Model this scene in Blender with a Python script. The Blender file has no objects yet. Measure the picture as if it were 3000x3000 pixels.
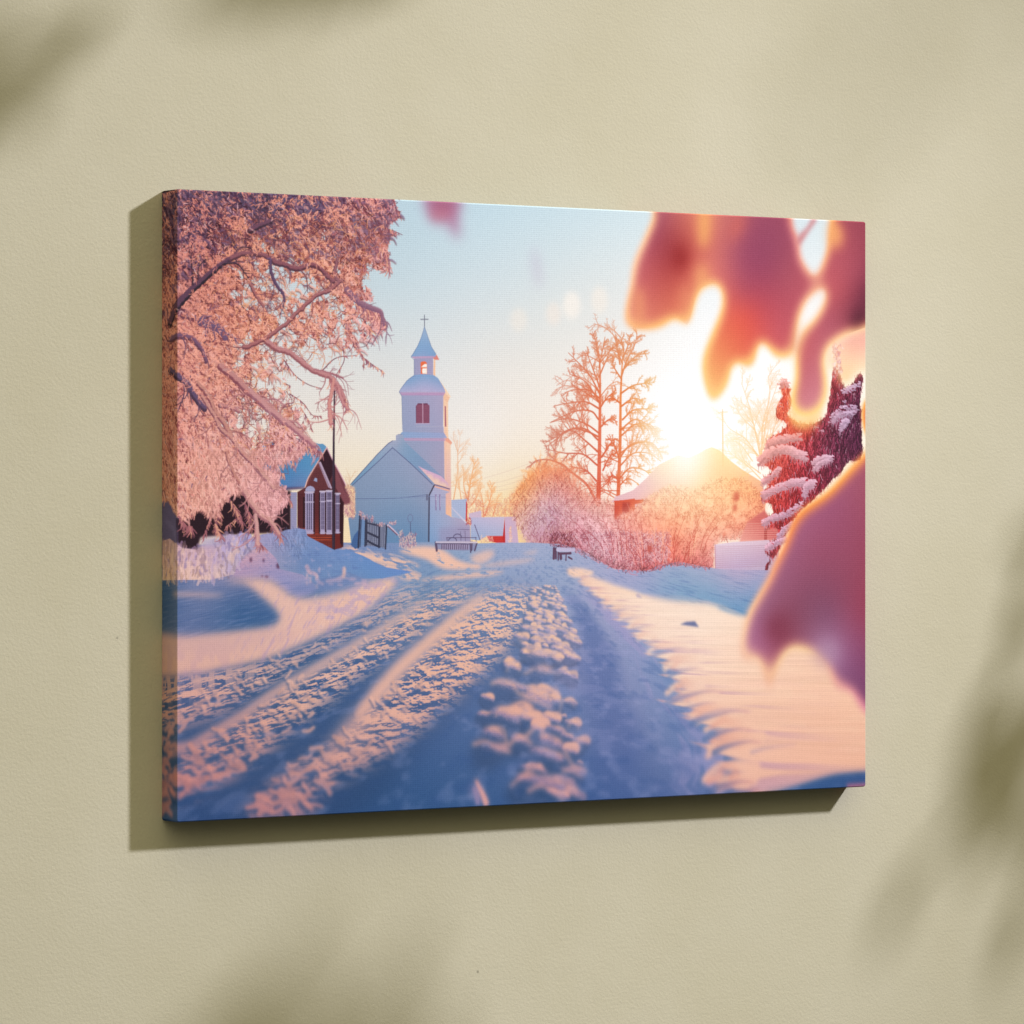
# A printed canvas hanging on a plastered wall, lit by one lamp through leafy branches.
import bpy, bmesh, math, random
from mathutils import Vector
# ---------------------------------------------------------------- printed picture (procedural painter)
import numpy as np
GF = 12050.0; GH = 0.5; GT = 0.0235; GW = 0.70; ZB = 1.2
PCX, PCY = 1500.0, 1440.0
_Zl = GF * GH / 1856.6; _Zr = GF * GH / 1655.0
_Xl = -983 * _Zl / GF; _Xr = 1038.7 / GF * _Zr
ANG = np.arctan2(_Zr - _Zl, _Xr - _Xl)
CR = np.array([np.cos(ANG), -np.sin(ANG), 0.0]); CF = np.array([np.sin(ANG), np.cos(ANG), 0.0])
CAM = np.array([-0.35, -GT, 0.0]) - _Xl * CR - _Zl * CF
CAM[2] = ZB + (2410 - 1440) * _Zl / GF
TS = 2400.0                       # texture pixels per metre
MG = 0.0285                       # wrap margin round the face
TW = int(round((GW + 2 * MG) * TS)); TH = int(round((GH + 2 * MG) * TS))

def on_plane(px, py, y):
    px = np.asarray(px, float); py = np.asarray(py, float)
    dx = (px - PCX) / GF * CR[0] + CF[0]; dy = (px - PCX) / GF * CR[1] + CF[1]; dz = -(py - PCY) / GF
    s = (y - CAM[1]) / dy
    return CAM[0] + s * dx, CAM[2] + s * dz

def P(pts, k=0):
    """picture points (3000 px frame, or zoom window k) -> texture pixels"""
    a = np.asarray(pts, float).reshape(-1, 2)
    if k:
        ox, oy, sc = WIN[k]; a = a * sc + np.array([ox, oy])
    x, z = on_plane(a[:, 0], a[:, 1], -GT)
    return np.stack([(x + GW / 2 + MG) * TS, (ZB + GH + MG - z) * TS], 1)

_s = 750 / 1932.0
WIN = {1: (460, 540, _s), 2: (1110, 560, _s), 3: (1800, 600, _s), 4: (460, 1140, _s), 5: (1110, 1160, _s),
       6: (1800, 1200, _s), 7: (360, 1740, _s), 8: (1110, 1640, _s), 9: (1800, 1650, 800 / 1932.0), 10: (0, 0, 3000 / 1932.0)}
IMG = np.zeros((TH, TW, 3), np.float32)
YY, XX = np.mgrid[0:TH, 0:TW].astype(np.float32)
rs = np.random.RandomState(11)

def C(*c): return np.array(c, np.float32) / 255.0
def sm(a, b, x):
    t = np.clip((x - a) / (b - a), 0, 1); return t * t * (3 - 2 * t)

_tab = np.random.RandomState(5).rand(256, 256).astype(np.float32)
def vnoise(x, y, seed=0):
    x = x + seed * 37.17; y = y + seed * 91.73
    xi = np.floor(x).astype(np.int64); yi = np.floor(y).astype(np.int64)
    fx = (x - xi).astype(np.float32); fy = (y - yi).astype(np.float32)
    fx = fx * fx * (3 - 2 * fx); fy = fy * fy * (3 - 2 * fy)
    x0 = xi & 255; x1 = (xi + 1) & 255; y0 = yi & 255; y1 = (yi + 1) & 255
    return (_tab[y0, x0] * (1 - fx) + _tab[y0, x1] * fx) * (1 - fy) + (_tab[y1, x0] * (1 - fx) + _tab[y1, x1] * fx) * fy
def fbm(x, y, seed=0, o=4, g=0.5):
    v = 0; a = 1.0; t = 0
    for i in range(o):
        v = v + a * vnoise(x * 2 ** i, y * 2 ** i, seed + i * 3); t += a; a *= g
    return v / t

def gauss1(a, s, ax):
    r = int(max(1, round(3 * s))); k = np.exp(-0.5 * (np.arange(-r, r + 1) / s) ** 2); k /= k.sum()
    pad = [(0, 0)] * a.ndim; pad[ax] = (r, r)
    b = np.pad(a, pad, mode='edge'); out = np.zeros_like(a); n = a.shape[ax]
    for i, w in enumerate(k):
        sl = [slice(None)] * a.ndim; sl[ax] = slice(i, i + n); out += np.float32(w) * b[tuple(sl)]
    return out
def blur(a, s):
    if s <= 0.3: return a
    if s > 6:                                  # work on a reduced copy
        f = int(s // 3); h, w = a.shape[:2]; H2, W2 = -(-h // f) * f, -(-w // f) * f
        p = np.pad(a, [(0, H2 - h), (0, W2 - w)] + [(0, 0)] * (a.ndim - 2), mode='edge')
        q = p.reshape((H2 // f, f, W2 // f, f) + a.shape[2:]).mean((1, 3)).astype(np.float32)
        q = gauss1(gauss1(q, s / f, 0), s / f, 1)
        return upsize(q, f, h, w)
    return gauss1(gauss1(a, s, 0), s, 1)
def upsize(q, f, h, w):
    y = np.clip((np.arange(h) + 0.5) / f - 0.5, 0, q.shape[0] - 1); x = np.clip((np.arange(w) + 0.5) / f - 0.5, 0, q.shape[1] - 1)
    y0 = np.minimum(y.astype(int), max(q.shape[0] - 2, 0)); x0 = np.minimum(x.astype(int), max(q.shape[1] - 2, 0))
    fy = (y - y0).astype(np.float32); fx = (x - x0).astype(np.float32)
    if q.ndim == 3: fy = fy[:, None, None]; fx = fx[None, :, None]
    else: fy = fy[:, None]; fx = fx[None, :]
    y1 = np.minimum(y0 + 1, q.shape[0] - 1); x1 = np.minimum(x0 + 1, q.shape[1] - 1)
    a = q[y0] * (1 - fy) + q[y1] * fy
    return a[:, x0] * (1 - fx) + a[:, x1] * fx

def field(ctrl, k=0):
    """smooth colour field through control points [(x, y, (r,g,b)), ...]; thin-plate spline"""
    pt = P([(c[0], c[1]) for c in ctrl], k); val = np.array([np.asarray(c[2], float) for c in ctrl])
    if val.ndim == 1: val = val[:, None]
    else: val = val / 255.0
    pt = pt / 500.0
    def U(d2): return 0.5 * d2 * np.log(d2 + 1e-9)
    n = len(pt); d2 = ((pt[:, None] - pt[None]) ** 2).sum(-1)
    A = np.zeros((n + 3, n + 3)); A[:n, :n] = U(d2) + np.eye(n) * 1e-3; A[:n, n] = 1; A[:n, n + 1:] = pt
    A[n, :n] = 1; A[n + 1:, :n] = pt.T
    b = np.zeros((n + 3, val.shape[1])); b[:n] = val
    w = np.linalg.lstsq(A, b, rcond=1e-9)[0]; f = 8
    gy, gx = np.mgrid[0:-(-TH // f), 0:-(-TW // f)]
    g = np.stack([(gx + .5) * f, (gy + .5) * f], -1).reshape(-1, 2) / 500.0
    K = U(((g[:, None] - pt[None]) ** 2).sum(-1))
    v = K @ w[:n] + w[n] + g @ w[n + 1:]
    v = np.clip(v, val.min(0) - 0.02, val.max(0) + 0.02).reshape(gy.shape + (-1,)).astype(np.float32)
    return upsize(v, f, TH, TW)

def spline(p, closed=False, n=10):
    p = np.asarray(p, float)
    if len(p) < 3: return p
    if closed: q = np.concatenate([p[-1:], p, p[:2]])
    else: q = np.concatenate([2 * p[:1] - p[1:2], p, 2 * p[-1:] - p[-2:-1]])
    t = np.linspace(0, 1, n, endpoint=False)[:, None]; out = []
    for i in range(1, len(q) - 2):
        a, b, c, d = q[i - 1], q[i], q[i + 1], q[i + 2]
        out.append(0.5 * ((2 * b) + (-a + c) * t + (2 * a - 5 * b + 4 * c - d) * t ** 2 + (-a + 3 * b - 3 * c + d) * t ** 3))
    out = np.concatenate(out)
    return out if closed else np.concatenate([out, p[-1:]])

def mask(p, ss=3):
    """antialiased even-odd polygon mask; p in texture pixels"""
    p = np.asarray(p, float); m = np.zeros((TH, TW), np.float32)
    y0 = max(0, int(np.floor(p[:, 1].min()))); y1 = min(TH, int(np.ceil(p[:, 1].max())))
    a = p; b = np.roll(p, -1, 0)
    ok = a[:, 1] != b[:, 1]; a, b = a[ok], b[ok]
    lo = np.minimum(a[:, 1], b[:, 1]); hi = np.maximum(a[:, 1], b[:, 1])
    for r in range(y0, y1):
        row = np.zeros(TW + 2, np.float32); any_ = False
        for s in range(ss):
            y = r + (s + .5) / ss; e = (lo <= y) & (y < hi)
            if not e.any(): continue
            xs = np.sort(a[e, 0] + (y - a[e, 1]) / (b[e, 1] - a[e, 1]) * (b[e, 0] - a[e, 0]))
            for xa, xb in zip(xs[0::2], xs[1::2]):
                xa = min(max(xa, 0), TW); xb = min(max(xb, 0), TW)
                if xb <= xa: continue
                ia, ib = int(xa), int(xb); any_ = True
                if ia == ib: row[ia] += xb - xa
                else:
                    row[ia] += ia + 1 - xa; row[ia + 1:ib] += 1; row[ib] += xb - ib
        if any_: m[r] = row[:TW] / ss
    return m

def comp(m, col):
    """lay colour (vector or image) over the picture through mask m"""
    nz_y = np.flatnonzero(m.max(1) > 0.002); nz_x = np.flatnonzero(m.max(0) > 0.002)
    if not len(nz_y): return
    s = (slice(nz_y[0], nz_y[-1] + 1), slice(nz_x[0], nz_x[-1] + 1)); mm = m[s][..., None]
    c = col if np.ndim(col) == 1 else col[s]
    IMG[s] = IMG[s] * (1 - mm) + c * mm

def poly(pts, k=0, smooth=False, soft=0, rough=0, seed=0, n=10):
    q = P(pts, k)
    if smooth: q = spline(q, True, n)
    m = mask(q)
    if soft > 0: m = blur(m, soft)
    if rough > 0:
        m = sm(0.42, 0.58, m + (fbm(XX / 9, YY / 9, seed, 3) - 0.5) * rough * (m > 0.02) * (m < 0.98)) if soft > 0 else m
    return m
def fill(pts, col, k=0, a=1.0, **kw): comp(poly(pts, k, **kw) * a, col)

class Strokes:
    def __init__(s): s.p = []; s.r = []; s.c = []
    def tex(s, q, w0, w1, c0, c1=None):
        """polyline in texture px, widths in texture px"""
        d = np.hypot(*np.diff(q, axis=0).T); L = np.concatenate([[0], np.cumsum(d)])
        if L[-1] < 0.3: return
        n = max(2, int(L[-1] / max(0.45, 0.35 * min(w0, w1))) + 1); t = np.linspace(0, L[-1], n)
        s.p.append(np.stack([np.interp(t, L, q[:, 0]), np.interp(t, L, q[:, 1])], 1))
        u = (t / L[-1])[:, None]; s.r.append((w0 + (w1 - w0) * u[:, 0]) / 2)
        c1 = c0 if c1 is None else c1; s.c.append(np.asarray(c0)[None] * (1 - u) + np.asarray(c1)[None] * u)
    def line(s, pts, w0, w1, c0, c1=None, k=0, smooth=True):
        q = P(pts, k); q = spline(q) if smooth and len(q) > 2 else q
        s.tex(q, w0 * .75, w1 * .75, c0, c1)
    def flush(s, a=1.0, soft=0, m=None):
        if not s.p: return
        p = np.concatenate(s.p); r = np.concatenate(s.r).astype(np.float32); c = np.concatenate(s.c).astype(np.float32)
        al = np.zeros(TH * TW, np.float32); pr = np.full(TH * TW, -1, np.int64); ids = np.arange(len(p))
        R = np.ceil(r + 0.5).astype(int); ix = np.round(p[:, 0]).astype(int); iy = np.round(p[:, 1]).astype(int)
        for q in np.unique(R):
            e = np.flatnonzero(R == q)
            for dy in range(-q, q + 1):
                for dx in range(-q, q + 1):
                    X = ix[e] + dx; Y = iy[e] + dy
                    w = np.clip(r[e] + 0.5 - np.hypot(X - p[e, 0], Y - p[e, 1]), 0, 1) * np.minimum(1, r[e] * 2)
                    g = (w > 0) & (X >= 0) & (X < TW) & (Y >= 0) & (Y < TH)
                    if not g.any(): continue
                    f = Y[g] * TW + X[g]
                    np.maximum.at(al, f, w[g].astype(np.float32)); h = w[g] > 0.3
                    np.maximum.at(pr, f[h], ids[e][g][h])
        # faint fringes take the colour of a neighbour
        pr = pr.reshape(TH, TW); al = al.reshape(TH, TW)
        for sh in ((0, 1), (0, -1), (1, 1), (1, -1)):
            n_ = np.roll(pr, sh[1], sh[0]); pr = np.where((pr < 0) & (al > 0), n_, pr)
        al = np.where(pr < 0, 0, al); col = c[np.maximum(pr, 0)]
        if soft > 0:
            pa = blur(al, soft); col = blur(col * al[..., None], soft) / np.maximum(pa, 1e-4)[..., None]; al = pa
        if m is not None: al = al * m
        comp(al * a, col); s.p = []; s.r = []; s.c = []

def grow(S, q, w, depth, colf, ang=(25, 60), ratio=(0.35, 0.6), n=(4, 8), bend=0.3, t0=0.15, droop=0.0, wr=0.55, wmin=0.7, sides=(-1, 1), rnd=None):
    """recursive twigs along polyline q (texture px)"""
    rnd = rnd or rs
    q = np.asarray(q, float); S.tex(spline(q), w, max(wmin, w * 0.4), colf(q[0]), colf(q[-1]))
    if depth <= 0: return
    qs = spline(q); d = np.hypot(*np.diff(qs, axis=0).T); L = np.concatenate([[0], np.cumsum(d)])
    for i in range(rnd.randint(n[0], n[1] + 1)):
        t = L[-1] * (t0 + (1 - t0) * rnd.rand()); x = np.interp(t, L, qs[:, 0]); y = np.interp(t, L, qs[:, 1])
        j = min(np.searchsorted(L, t), len(qs) - 1); j = max(j, 1); dr = qs[j] - qs[j - 1]; th = np.arctan2(dr[1], dr[0])
        side = sides[rnd.randint(len(sides))]; th += side * np.radians(rnd.uniform(*ang))
        l = L[-1] * rnd.uniform(*ratio) * (1.1 - 0.6 * t / L[-1]); pts = [(x, y)]; b = rnd.uniform(-bend, bend)
        for s_ in range(3):
            th += b; dx, dy = np.cos(th), np.sin(th) + droop * (s_ + 1) * 0.5
            pts.append((pts[-1][0] + dx * l / 3, pts[-1][1] + dy * l / 3))
        grow(S, pts, max(wmin, w * wr), depth - 1, colf, ang, ratio, n, bend, 0.1, droop, wr, wmin, sides, rnd)
WIN.update({11: (780, 1280, 400 / 1932.), 12: (1010, 900, 350 / 1932.), 13: (1020, 1250, 500 / 1932.), 14: (460, 1640, 500 / 1932.)})
# photo-space coordinates of every texture pixel (for perspective noise)
_wx = XX / TS - GW / 2 - MG - CAM[0]; _wz = ZB + GH + MG - YY / TS - CAM[2]; _wy = -GT - CAM[1]
_dz = _wx * CF[0] + _wy * CF[1]
PX = (PCX + GF * (_wx * CR[0] + _wy * CR[1]) / _dz).astype(np.float32); PY = (PCY - GF * _wz / _dz).astype(np.float32)

# ---- sky
sky = field([(480, 540, (165, 200, 220)), (1150, 590, (174, 205, 221)), (1420, 640, (184, 212, 224)), (1800, 640, (196, 218, 224)), (2100, 640, (205, 222, 224)),
             (2400, 680, (208, 222, 224)), (1130, 800, (186, 209, 219)), (1500, 850, (204, 216, 218)), (1800, 900, (222, 222, 216)), (1130, 1050, (214, 216, 214)),
             (1450, 1100, (230, 222, 212)), (1700, 1150, (240, 228, 214)), (1020, 1250, (238, 224, 206)), (1420, 1300, (242, 228, 212)), (1040, 1380, (244, 222, 190)),
             (1400, 1450, (250, 222, 180)), (1500, 1510, (255, 210, 140)), (1700, 1480, (252, 222, 190)), (2000, 1150, (252, 246, 240)), (2000, 1300, (254, 250, 246)),
             (2250, 1050, (252, 246, 240)), (2300, 1250, (252, 240, 222)), (2500, 1000, (250, 236, 220)), (1000, 700, (180, 205, 217)), (700, 900, (205, 212, 216)), (700, 1300, (238, 222, 208))])
_g = sky.mean(2, keepdims=True); sky = np.clip(_g + (sky - _g) * .78 + .004, 0, 1); IMG[:] = sky
# bokeh discs and faint smudges of the foreground twigs in the sky
for (x, y, rx, ry, c, a) in [(1519, 938, 25, 34, (238, 226, 212), .55), (1622, 920, 22, 34, (240, 224, 210), .6), (1675, 895, 26, 40, (244, 234, 222), .8), (1756, 880, 24, 40, (240, 228, 214), .65)]:
    t = np.linspace(0, 2 * np.pi, 24, endpoint=False)
    fill(np.stack([x + rx * np.cos(t), y + ry * np.sin(t)], 1), C(*c), a=a, soft=6)
fill([(340, 20), (620, 40), (600, 170), (610, 350), (560, 320), (500, 230), (400, 225), (370, 150)], C(172, 118, 146), 2, a=.92, smooth=True, soft=13)
fill([(400, 30), (570, 50), (560, 140), (420, 160)], C(158, 88, 112), 2, a=.7, smooth=True, soft=14)
fill([(390, 150), (540, 150), (500, 215), (400, 215)], C(190, 120, 132), 2, a=.6, smooth=True, soft=10)
fill([(1150, 450), (1200, 470), (1230, 700), (1180, 680)], C(190, 178, 196), 2, a=.6, smooth=True, soft=12)

# ---- distant trees behind the church and along the road end
S = Strokes()
rt = np.random.RandomState(3)
tw = field([(1330, 1300, (226, 178, 130)), (1330, 1480, (232, 170, 112)), (1400, 1500, (226, 140, 100)), (1450, 1560, (222, 120, 96)), (1480, 1480, (240, 170, 110)), (1330, 1550, (206, 130, 118))])
tw = tw * np.array([1.0, .93, 1.03], np.float32)
def twc(q): return tw[int(np.clip(q[1], 0, TH - 1)), int(np.clip(q[0], 0, TW - 1))]
for (b, t, w, n) in [((560, 800), (590, 330), 5, 9), ((670, 780), (720, 500), 8, 11), ((665, 780), (640, 560), 6, 10), ((800, 900), (850, 680), 7, 10), ((790, 910), (760, 700), 5, 9),
                     ((700, 820), (760, 640), 5, 9), ((620, 780), (600, 540), 4, 8), ((860, 900), (900, 740), 4, 8), ((950, 910), (960, 830), 3, 8), ((1020, 900), (1060, 700), 5, 9), ((1000, 900), (1010, 760), 4, 8)]:
    p0 = P([b], 5)[0]; p1 = P([t], 5)[0]; mid = (p0 + p1) / 2 + rt.randn(2) * 3
    grow(S, [p0, mid, p1], w * .6, 3, twc, ang=(18, 50), ratio=(.3, .55), n=(5, n), bend=.15, t0=.25, wmin=.6, rnd=rt)
S.flush(.85)
for i in range(900):       # lower frosted thicket
    x = rt.uniform(640, 1050); y = rt.uniform(720, 915)
    if y < 790 + 60 * np.sin(x / 60.): continue
    th = rt.uniform(-2.6, -.5); l = rt.uniform(12, 34)
    c = C(*[(214, 120, 104), (236, 160, 120), (196, 112, 112), (240, 180, 140)][rt.randint(4)])
    S.line([(x, y), (x + l * np.cos(th), y + l * np.sin(th))], 1.6, 1.1, c, k=5)
S.flush(.75)
# power lines
for a_, b_ in [((790, 620), (1130, 510)), ((820, 670), (1100, 590)), ((880, 690), (1090, 625)), ((890, 715), (1090, 670)), ((880, 800), (1010, 815))]:
    S.line([a_, ((a_[0] + b_[0]) / 2, (a_[1] + b_[1]) / 2 + 5), b_], 1.2, 1.2, C(206, 176, 164), k=5)
S.flush(.7)

# ---- church
wall_f = field([(1180, 1150, (158, 166, 200)), (1300, 1150, (176, 168, 200)), (1180, 1290, (152, 164, 198)), (1300, 1300, (166, 164, 196)), (1060, 1500, (130, 152, 186)), (1200, 1420, (146, 162, 194)),
                (1150, 1500, (128, 154, 190)), (1040, 1600, (108, 142, 182)), (1250, 1580, (118, 148, 188)), (1320, 1450, (166, 162, 190)), (1330, 1560, (160, 160, 190)), (1300, 1350, (170, 164, 194)), (1220, 960, (148, 164, 196)), (1230, 1030, (160, 160, 194))])
wall_f = wall_f * np.array([.955, .94, .925], np.float32)
lit_f = C(243, 196, 166)
dk = C(70, 78, 112)
# lit side of the tower
fill([(1590, 1330), (1700, 1460), (1670, 1520), (1672, 1932), (1600, 1932), (1590, 1500)], lit_f, 12)
fill([(1085, 0), (1130, 0), (1135, 130), (1175, 180), (1160, 215), (1170, 1020), (1105, 1030), (1085, 160)], field([(1300, 1260, (246, 196, 164)), (1318, 1260, (248, 204, 168)), (1305, 1400, (228, 178, 168)), (1318, 1450, (226, 176, 168)), (1310, 1500, (240, 180, 150))]), 13)
fill([(1085, 0), (1110, 0), (1110, 560), (1105, 1030), (1090, 900)], C(236, 184, 164), 13, a=.6)
fill([(1615, 1600), (1635, 1600), (1642, 1932), (1618, 1932)], C(168, 104, 118), 12)
# upper lantern, cap and roof
fill([(1440, 850), (1465, 850), (1465, 1120), (1430, 1110)], C(246, 190, 156), 12)
fill([(1120, 800), (1430, 800), (1430, 1100), (1480, 1130), (1120, 1110)], wall_f, 12)
fill([(1225, 900), (1245, 880), (1300, 875), (1330, 905), (1332, 1080), (1230, 1080)], C(228, 112, 76), 12)
fill([(1245, 960), (1290, 920), (1328, 920), (1328, 972), (1240, 972)], C(252, 236, 222), 12)
fill([(1262, 990), (1328, 990), (1328, 1078), (1258, 1076), (1250, 1020)], C(252, 236, 222), 12)
fill([(1420, 770), (1490, 775), (1530, 855), (1450, 850), (1420, 820)], C(214, 132, 122), 12)
fill([(1286, 310), (1310, 380), (1350, 500), (1400, 640), (1475, 760), (1470, 800), (1420, 820), (1115, 830), (1070, 800), (1110, 740), (1180, 620), (1230, 500), (1262, 400)],
     field([(1243, 980, (146, 168, 200)), (1235, 1020, (126, 158, 198)), (1215, 1040, (130, 160, 198)), (1265, 1045, (126, 156, 196)), (1240, 1055, (150, 158, 196))]), 12)
fill([(1075, 800), (1475, 790), (1420, 822), (1115, 832)], C(196, 150, 176), 12, a=.75)
fill([(1525, 1170), (1610, 1290), (1720, 1460), (1690, 1450), (1600, 1330)], C(248, 206, 172), 12)
fill([(1120, 1100), (1280, 1085), (1440, 1100), (1510, 1150), (1590, 1280), (1620, 1340), (1625, 1375), (880, 1370), (910, 1310), (1000, 1190), (1060, 1140)],
     field([(1240, 1105, (138, 160, 198)), (1200, 1120, (134, 158, 196)), (1290, 1120, (138, 158, 196)), (1240, 1142, (172, 166, 200)), (1180, 1140, (160, 166, 200))]), 12)
fill([(875, 1368), (1630, 1372), (1595, 1440), (1590, 1932), (930, 1932), (920, 1440)], wall_f, 12)
fill([(885, 1375), (1628, 1378), (1600, 1425), (920, 1425)], C(196, 160, 190), 12, a=.6)
for yy in (1388, 1404, 1418): S.line([(892 + (yy - 1388), yy), (1618 - (yy - 1388) * .6, yy)], 1.3, 1.3, C(172, 128, 164), k=12)
for d in range(5): S.line([(1602, 1395 + d * 22), (1690 - d * 6, 1470 + d * 16)], 1.2, 1.2, C(224, 160, 132), k=12)
S.flush(.8)
fill([(610, 0), (1080, 0), (1085, 130), (1090, 560), (1095, 640), (540, 640), (540, 160), (620, 100)], wall_f, 13)
# shutters
fill([(1150, 1600), (1185, 1556), (1335, 1556), (1370, 1600), (1370, 1878), (1152, 1878)], C(112, 66, 90), 12)
for i in range(17):
    y = 1580 + i * 17.5
    S.line([(1160, y), (1362, y)], 1.5, 1.5, C(164, 108, 126), k=12)
S.line([(1258, 1556), (1260, 1878)], 2.6, 2.6, C(206, 170, 190), k=12); S.line([(1148, 1880), (1374, 1880)], 2, 2, C(196, 170, 196), k=12); S.flush(.85)
# tower base cornice
fill([(610, 60), (1085, 70), (1120, 128), (620, 128), (560, 120)], field([(1200, 1275, (140, 160, 198)), (1290, 1275, (150, 158, 196))]), 13)
fill([(1105, 130), (1135, 130), (1178, 182), (1165, 205), (1100, 160)], C(232, 160, 140), 13)
fill([(620, 128), (1110, 132), (1095, 165), (640, 160)], C(188, 150, 178), 13, a=.7)
# cross and outline
S.line([(1286, 125), (1286, 330)], 2.6, 2.6, C(88, 86, 104), k=12); S.line([(1226, 194), (1345, 194)], 2.4, 2.4, C(88, 86, 104), k=12)
for pl in ([(1286, 310), (1262, 400), (1230, 500), (1180, 620), (1110, 740), (1068, 800), (1120, 850), (1122, 1105), (1060, 1140), (1000, 1190), (910, 1310), (878, 1368), (920, 1440), (930, 1900)], [(1286, 310), (1350, 500), (1400, 640), (1476, 760)]):
    S.line(pl, 1.4, 1.4, C(104, 116, 150), k=12, smooth=False)
S.line([(540, 130), (560, 90), (600, 85)], 1.3, 1.3, dk, k=13); S.flush(.8)
# nave: snowy roof, gable, side wall
nroof = field([(1100, 1290, (150, 172, 200)), (1040, 1400, (120, 156, 190)), (1180, 1300, (140, 164, 196)), (1240, 1360, (132, 156, 192)), (1300, 1400, (150, 158, 192)), (1200, 1400, (134, 158, 194)), (1160, 1290, (170, 172, 198))])
nroof = nroof * np.array([.96, .95, .94], np.float32)
fill([(20, 660), (60, 610), (330, 310), (450, 190), (500, 158), (540, 155), (540, 100), (560, 90), (620, 90), (640, 170), (1060, 560), (1150, 700), (1145, 740), (970, 670), (500, 240), (30, 690)], nroof, 13)
fill([(790, 445), (860, 480), (1050, 560), (1130, 640), (1145, 700), (980, 650)], field([(1230, 1375, (216, 180, 188)), (1270, 1400, (226, 186, 180)), (1310, 1420, (214, 172, 180))]), 13)
fill([(500, 235), (970, 665), (915, 790), (915, 1370), (40, 1370), (0, 1030), (75, 1020), (78, 740), (25, 690)], wall_f, 13)
fill([(970, 665), (1150, 740), (1105, 760), (1105, 990), (1170, 1025), (1270, 1030), (1380, 1120), (1390, 1400), (915, 1400), (915, 790)], field([(1270, 1440, (164, 164, 194)), (1300, 1500, (158, 164, 194)), (1290, 1580, (140, 156, 192)), (1350, 1560, (160, 154, 182)), (1270, 1600, (122, 150, 190))]), 13)
fill([(1030, 1150), (1380, 1130), (1390, 1400), (1030, 1400)], C(150, 142, 174), 13, a=.55, soft=4)
fill([(970, 668), (1145, 715), (1145, 738), (968, 680)], C(232, 170, 152), 13); S.line([(975, 655), (1060, 675), (1145, 705)], 2.4, 2.4, C(120, 84, 104), k=13)
for pl in ([(25, 680), (330, 400), (500, 235), (505, 240), (700, 410), (950, 650)], [(20, 655), (60, 610), (330, 310), (450, 190), (500, 158)]): S.line(pl, 1.7, 1.7, C(78, 82, 120), k=13, smooth=False)
S.line([(970, 665), (915, 775), (910, 1368)], 4.2, 4.6, C(66, 60, 78), k=13, smooth=False)
S.line([(80, 815), (540, 808), (880, 770)], 1.2, 1.2, C(80, 90, 128), k=13); S.line([(540, 806), (890, 790), (1100, 800)], 1.0, 1.0, C(100, 108, 148), k=13)
for x0 in (990, 1035):
    S.line([(x0, 770), (x0 + 2, 940)], 3.6, 3.6, C(136, 114, 150), k=13); S.line([(x0 + 6, 790), (x0 + 8, 900)], 1.3, 1.3, C(190, 176, 204), k=13)
for dx in (885, 895): S.line([(dx, 765), (dx, 830)], 1.6, 1.6, C(80, 72, 92), k=13)
S.flush(.9)
# mid-distance snowy roofs and the red shed
fill([(1168, 830), (1345, 820), (1340, 1060), (1170, 1020)], C(166, 176, 206), 13)
fill([(1170, 905), (1340, 1080), (1330, 1095), (1172, 925)], C(196, 190, 212), 13)
fill([(1335, 830), (1352, 880), (1345, 1080), (1330, 1060)], C(196, 76, 74), 13)
fill([(1365, 985), (1505, 950), (1510, 1030), (1365, 1040)], C(200, 176, 196), 13)
fill([(1385, 1030), (1770, 1022), (1755, 1240), (1570, 1240), (1480, 1290), (1390, 1280)], field([(1390, 1530, (176, 174, 204)), (1460, 1530, (186, 176, 202)), (1420, 1570, (160, 170, 202))]), 13)
fill([(1770, 1022), (1900, 1020), (1932, 1350), (1775, 1350)], C(196, 168, 192), 13)
fill([(1570, 1240), (1755, 1238), (1755, 1330), (1600, 1300)], C(196, 62, 58), 13); fill([(1772, 1040), (1780, 1330), (1750, 1335), (1752, 1230)], C(184, 52, 52), 13)
rq = np.random.RandomState(8)
for i in range(70):
    x = rq.uniform(1330, 1390); y = rq.uniform(1030, 1110); S.line([(x, y), (x + rq.uniform(-12, 12), y + rq.uniform(-14, 14))], 1.8, 1.2, C(*[(190, 70, 70), (226, 150, 140), (150, 60, 70)][rq.randint(3)]), k=13)
for i in range(90):
    x = rq.uniform(1500, 1640); y = rq.uniform(1240, 1310); S.line([(x, y), (x + rq.uniform(-16, 16), y - rq.uniform(5, 22))], 1.6, 1.0, C(*[(230, 180, 170), (190, 120, 130), (240, 200, 180)][rq.randint(3)]), k=13)
for i in range(60):
    y = rq.uniform(1130, 1310); x = 1835 + rq.uniform(-18, 18) * (y - 1100) / 150; S.line([(x, y), (x + rq.uniform(-10, 10), y - rq.uniform(5, 20))], 2.2, 1.4, C(*[(246, 200, 170), (232, 170, 150)][rq.randint(2)]), k=13)
S.line([(1430, 1110), (1490, 1280)], 2.4, 2.4, C(96, 84, 112), k=13); S.flush(.9)
# ---- right side: far thicket, house with a snowy roof, bare trees
rt = np.random.RandomState(21)
def rnd_in(m, n, R):
    """n random texture points inside mask m"""
    ys, xs = np.nonzero(m > .5); i = R.randint(len(xs), size=n)
    return np.stack([xs[i] + R.rand(n), ys[i] + R.rand(n)], 1)
def at(f, q): return f[int(np.clip(q[1], 0, TH - 1)), int(np.clip(q[0], 0, TW - 1))]
def dabs(m, n, R, colf, length, width, ang, jit=.18, a=1., bend=.4, k=1.0):
    S = Strokes(); pts = rnd_in(m, n, R)
    for p in pts:
        th = np.radians(ang(p) if callable(ang) else R.uniform(*ang)); l = R.uniform(*length); b = R.uniform(-bend, bend)
        q = np.array([p - np.array([np.cos(th - b), np.sin(th - b)]) * l / 2, p, p + np.array([np.cos(th + b), np.sin(th + b)]) * l / 2])
        c = colf(p, R); w = R.uniform(*width); S.tex(q, w, w * .6, c)
    S.flush(a)
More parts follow.
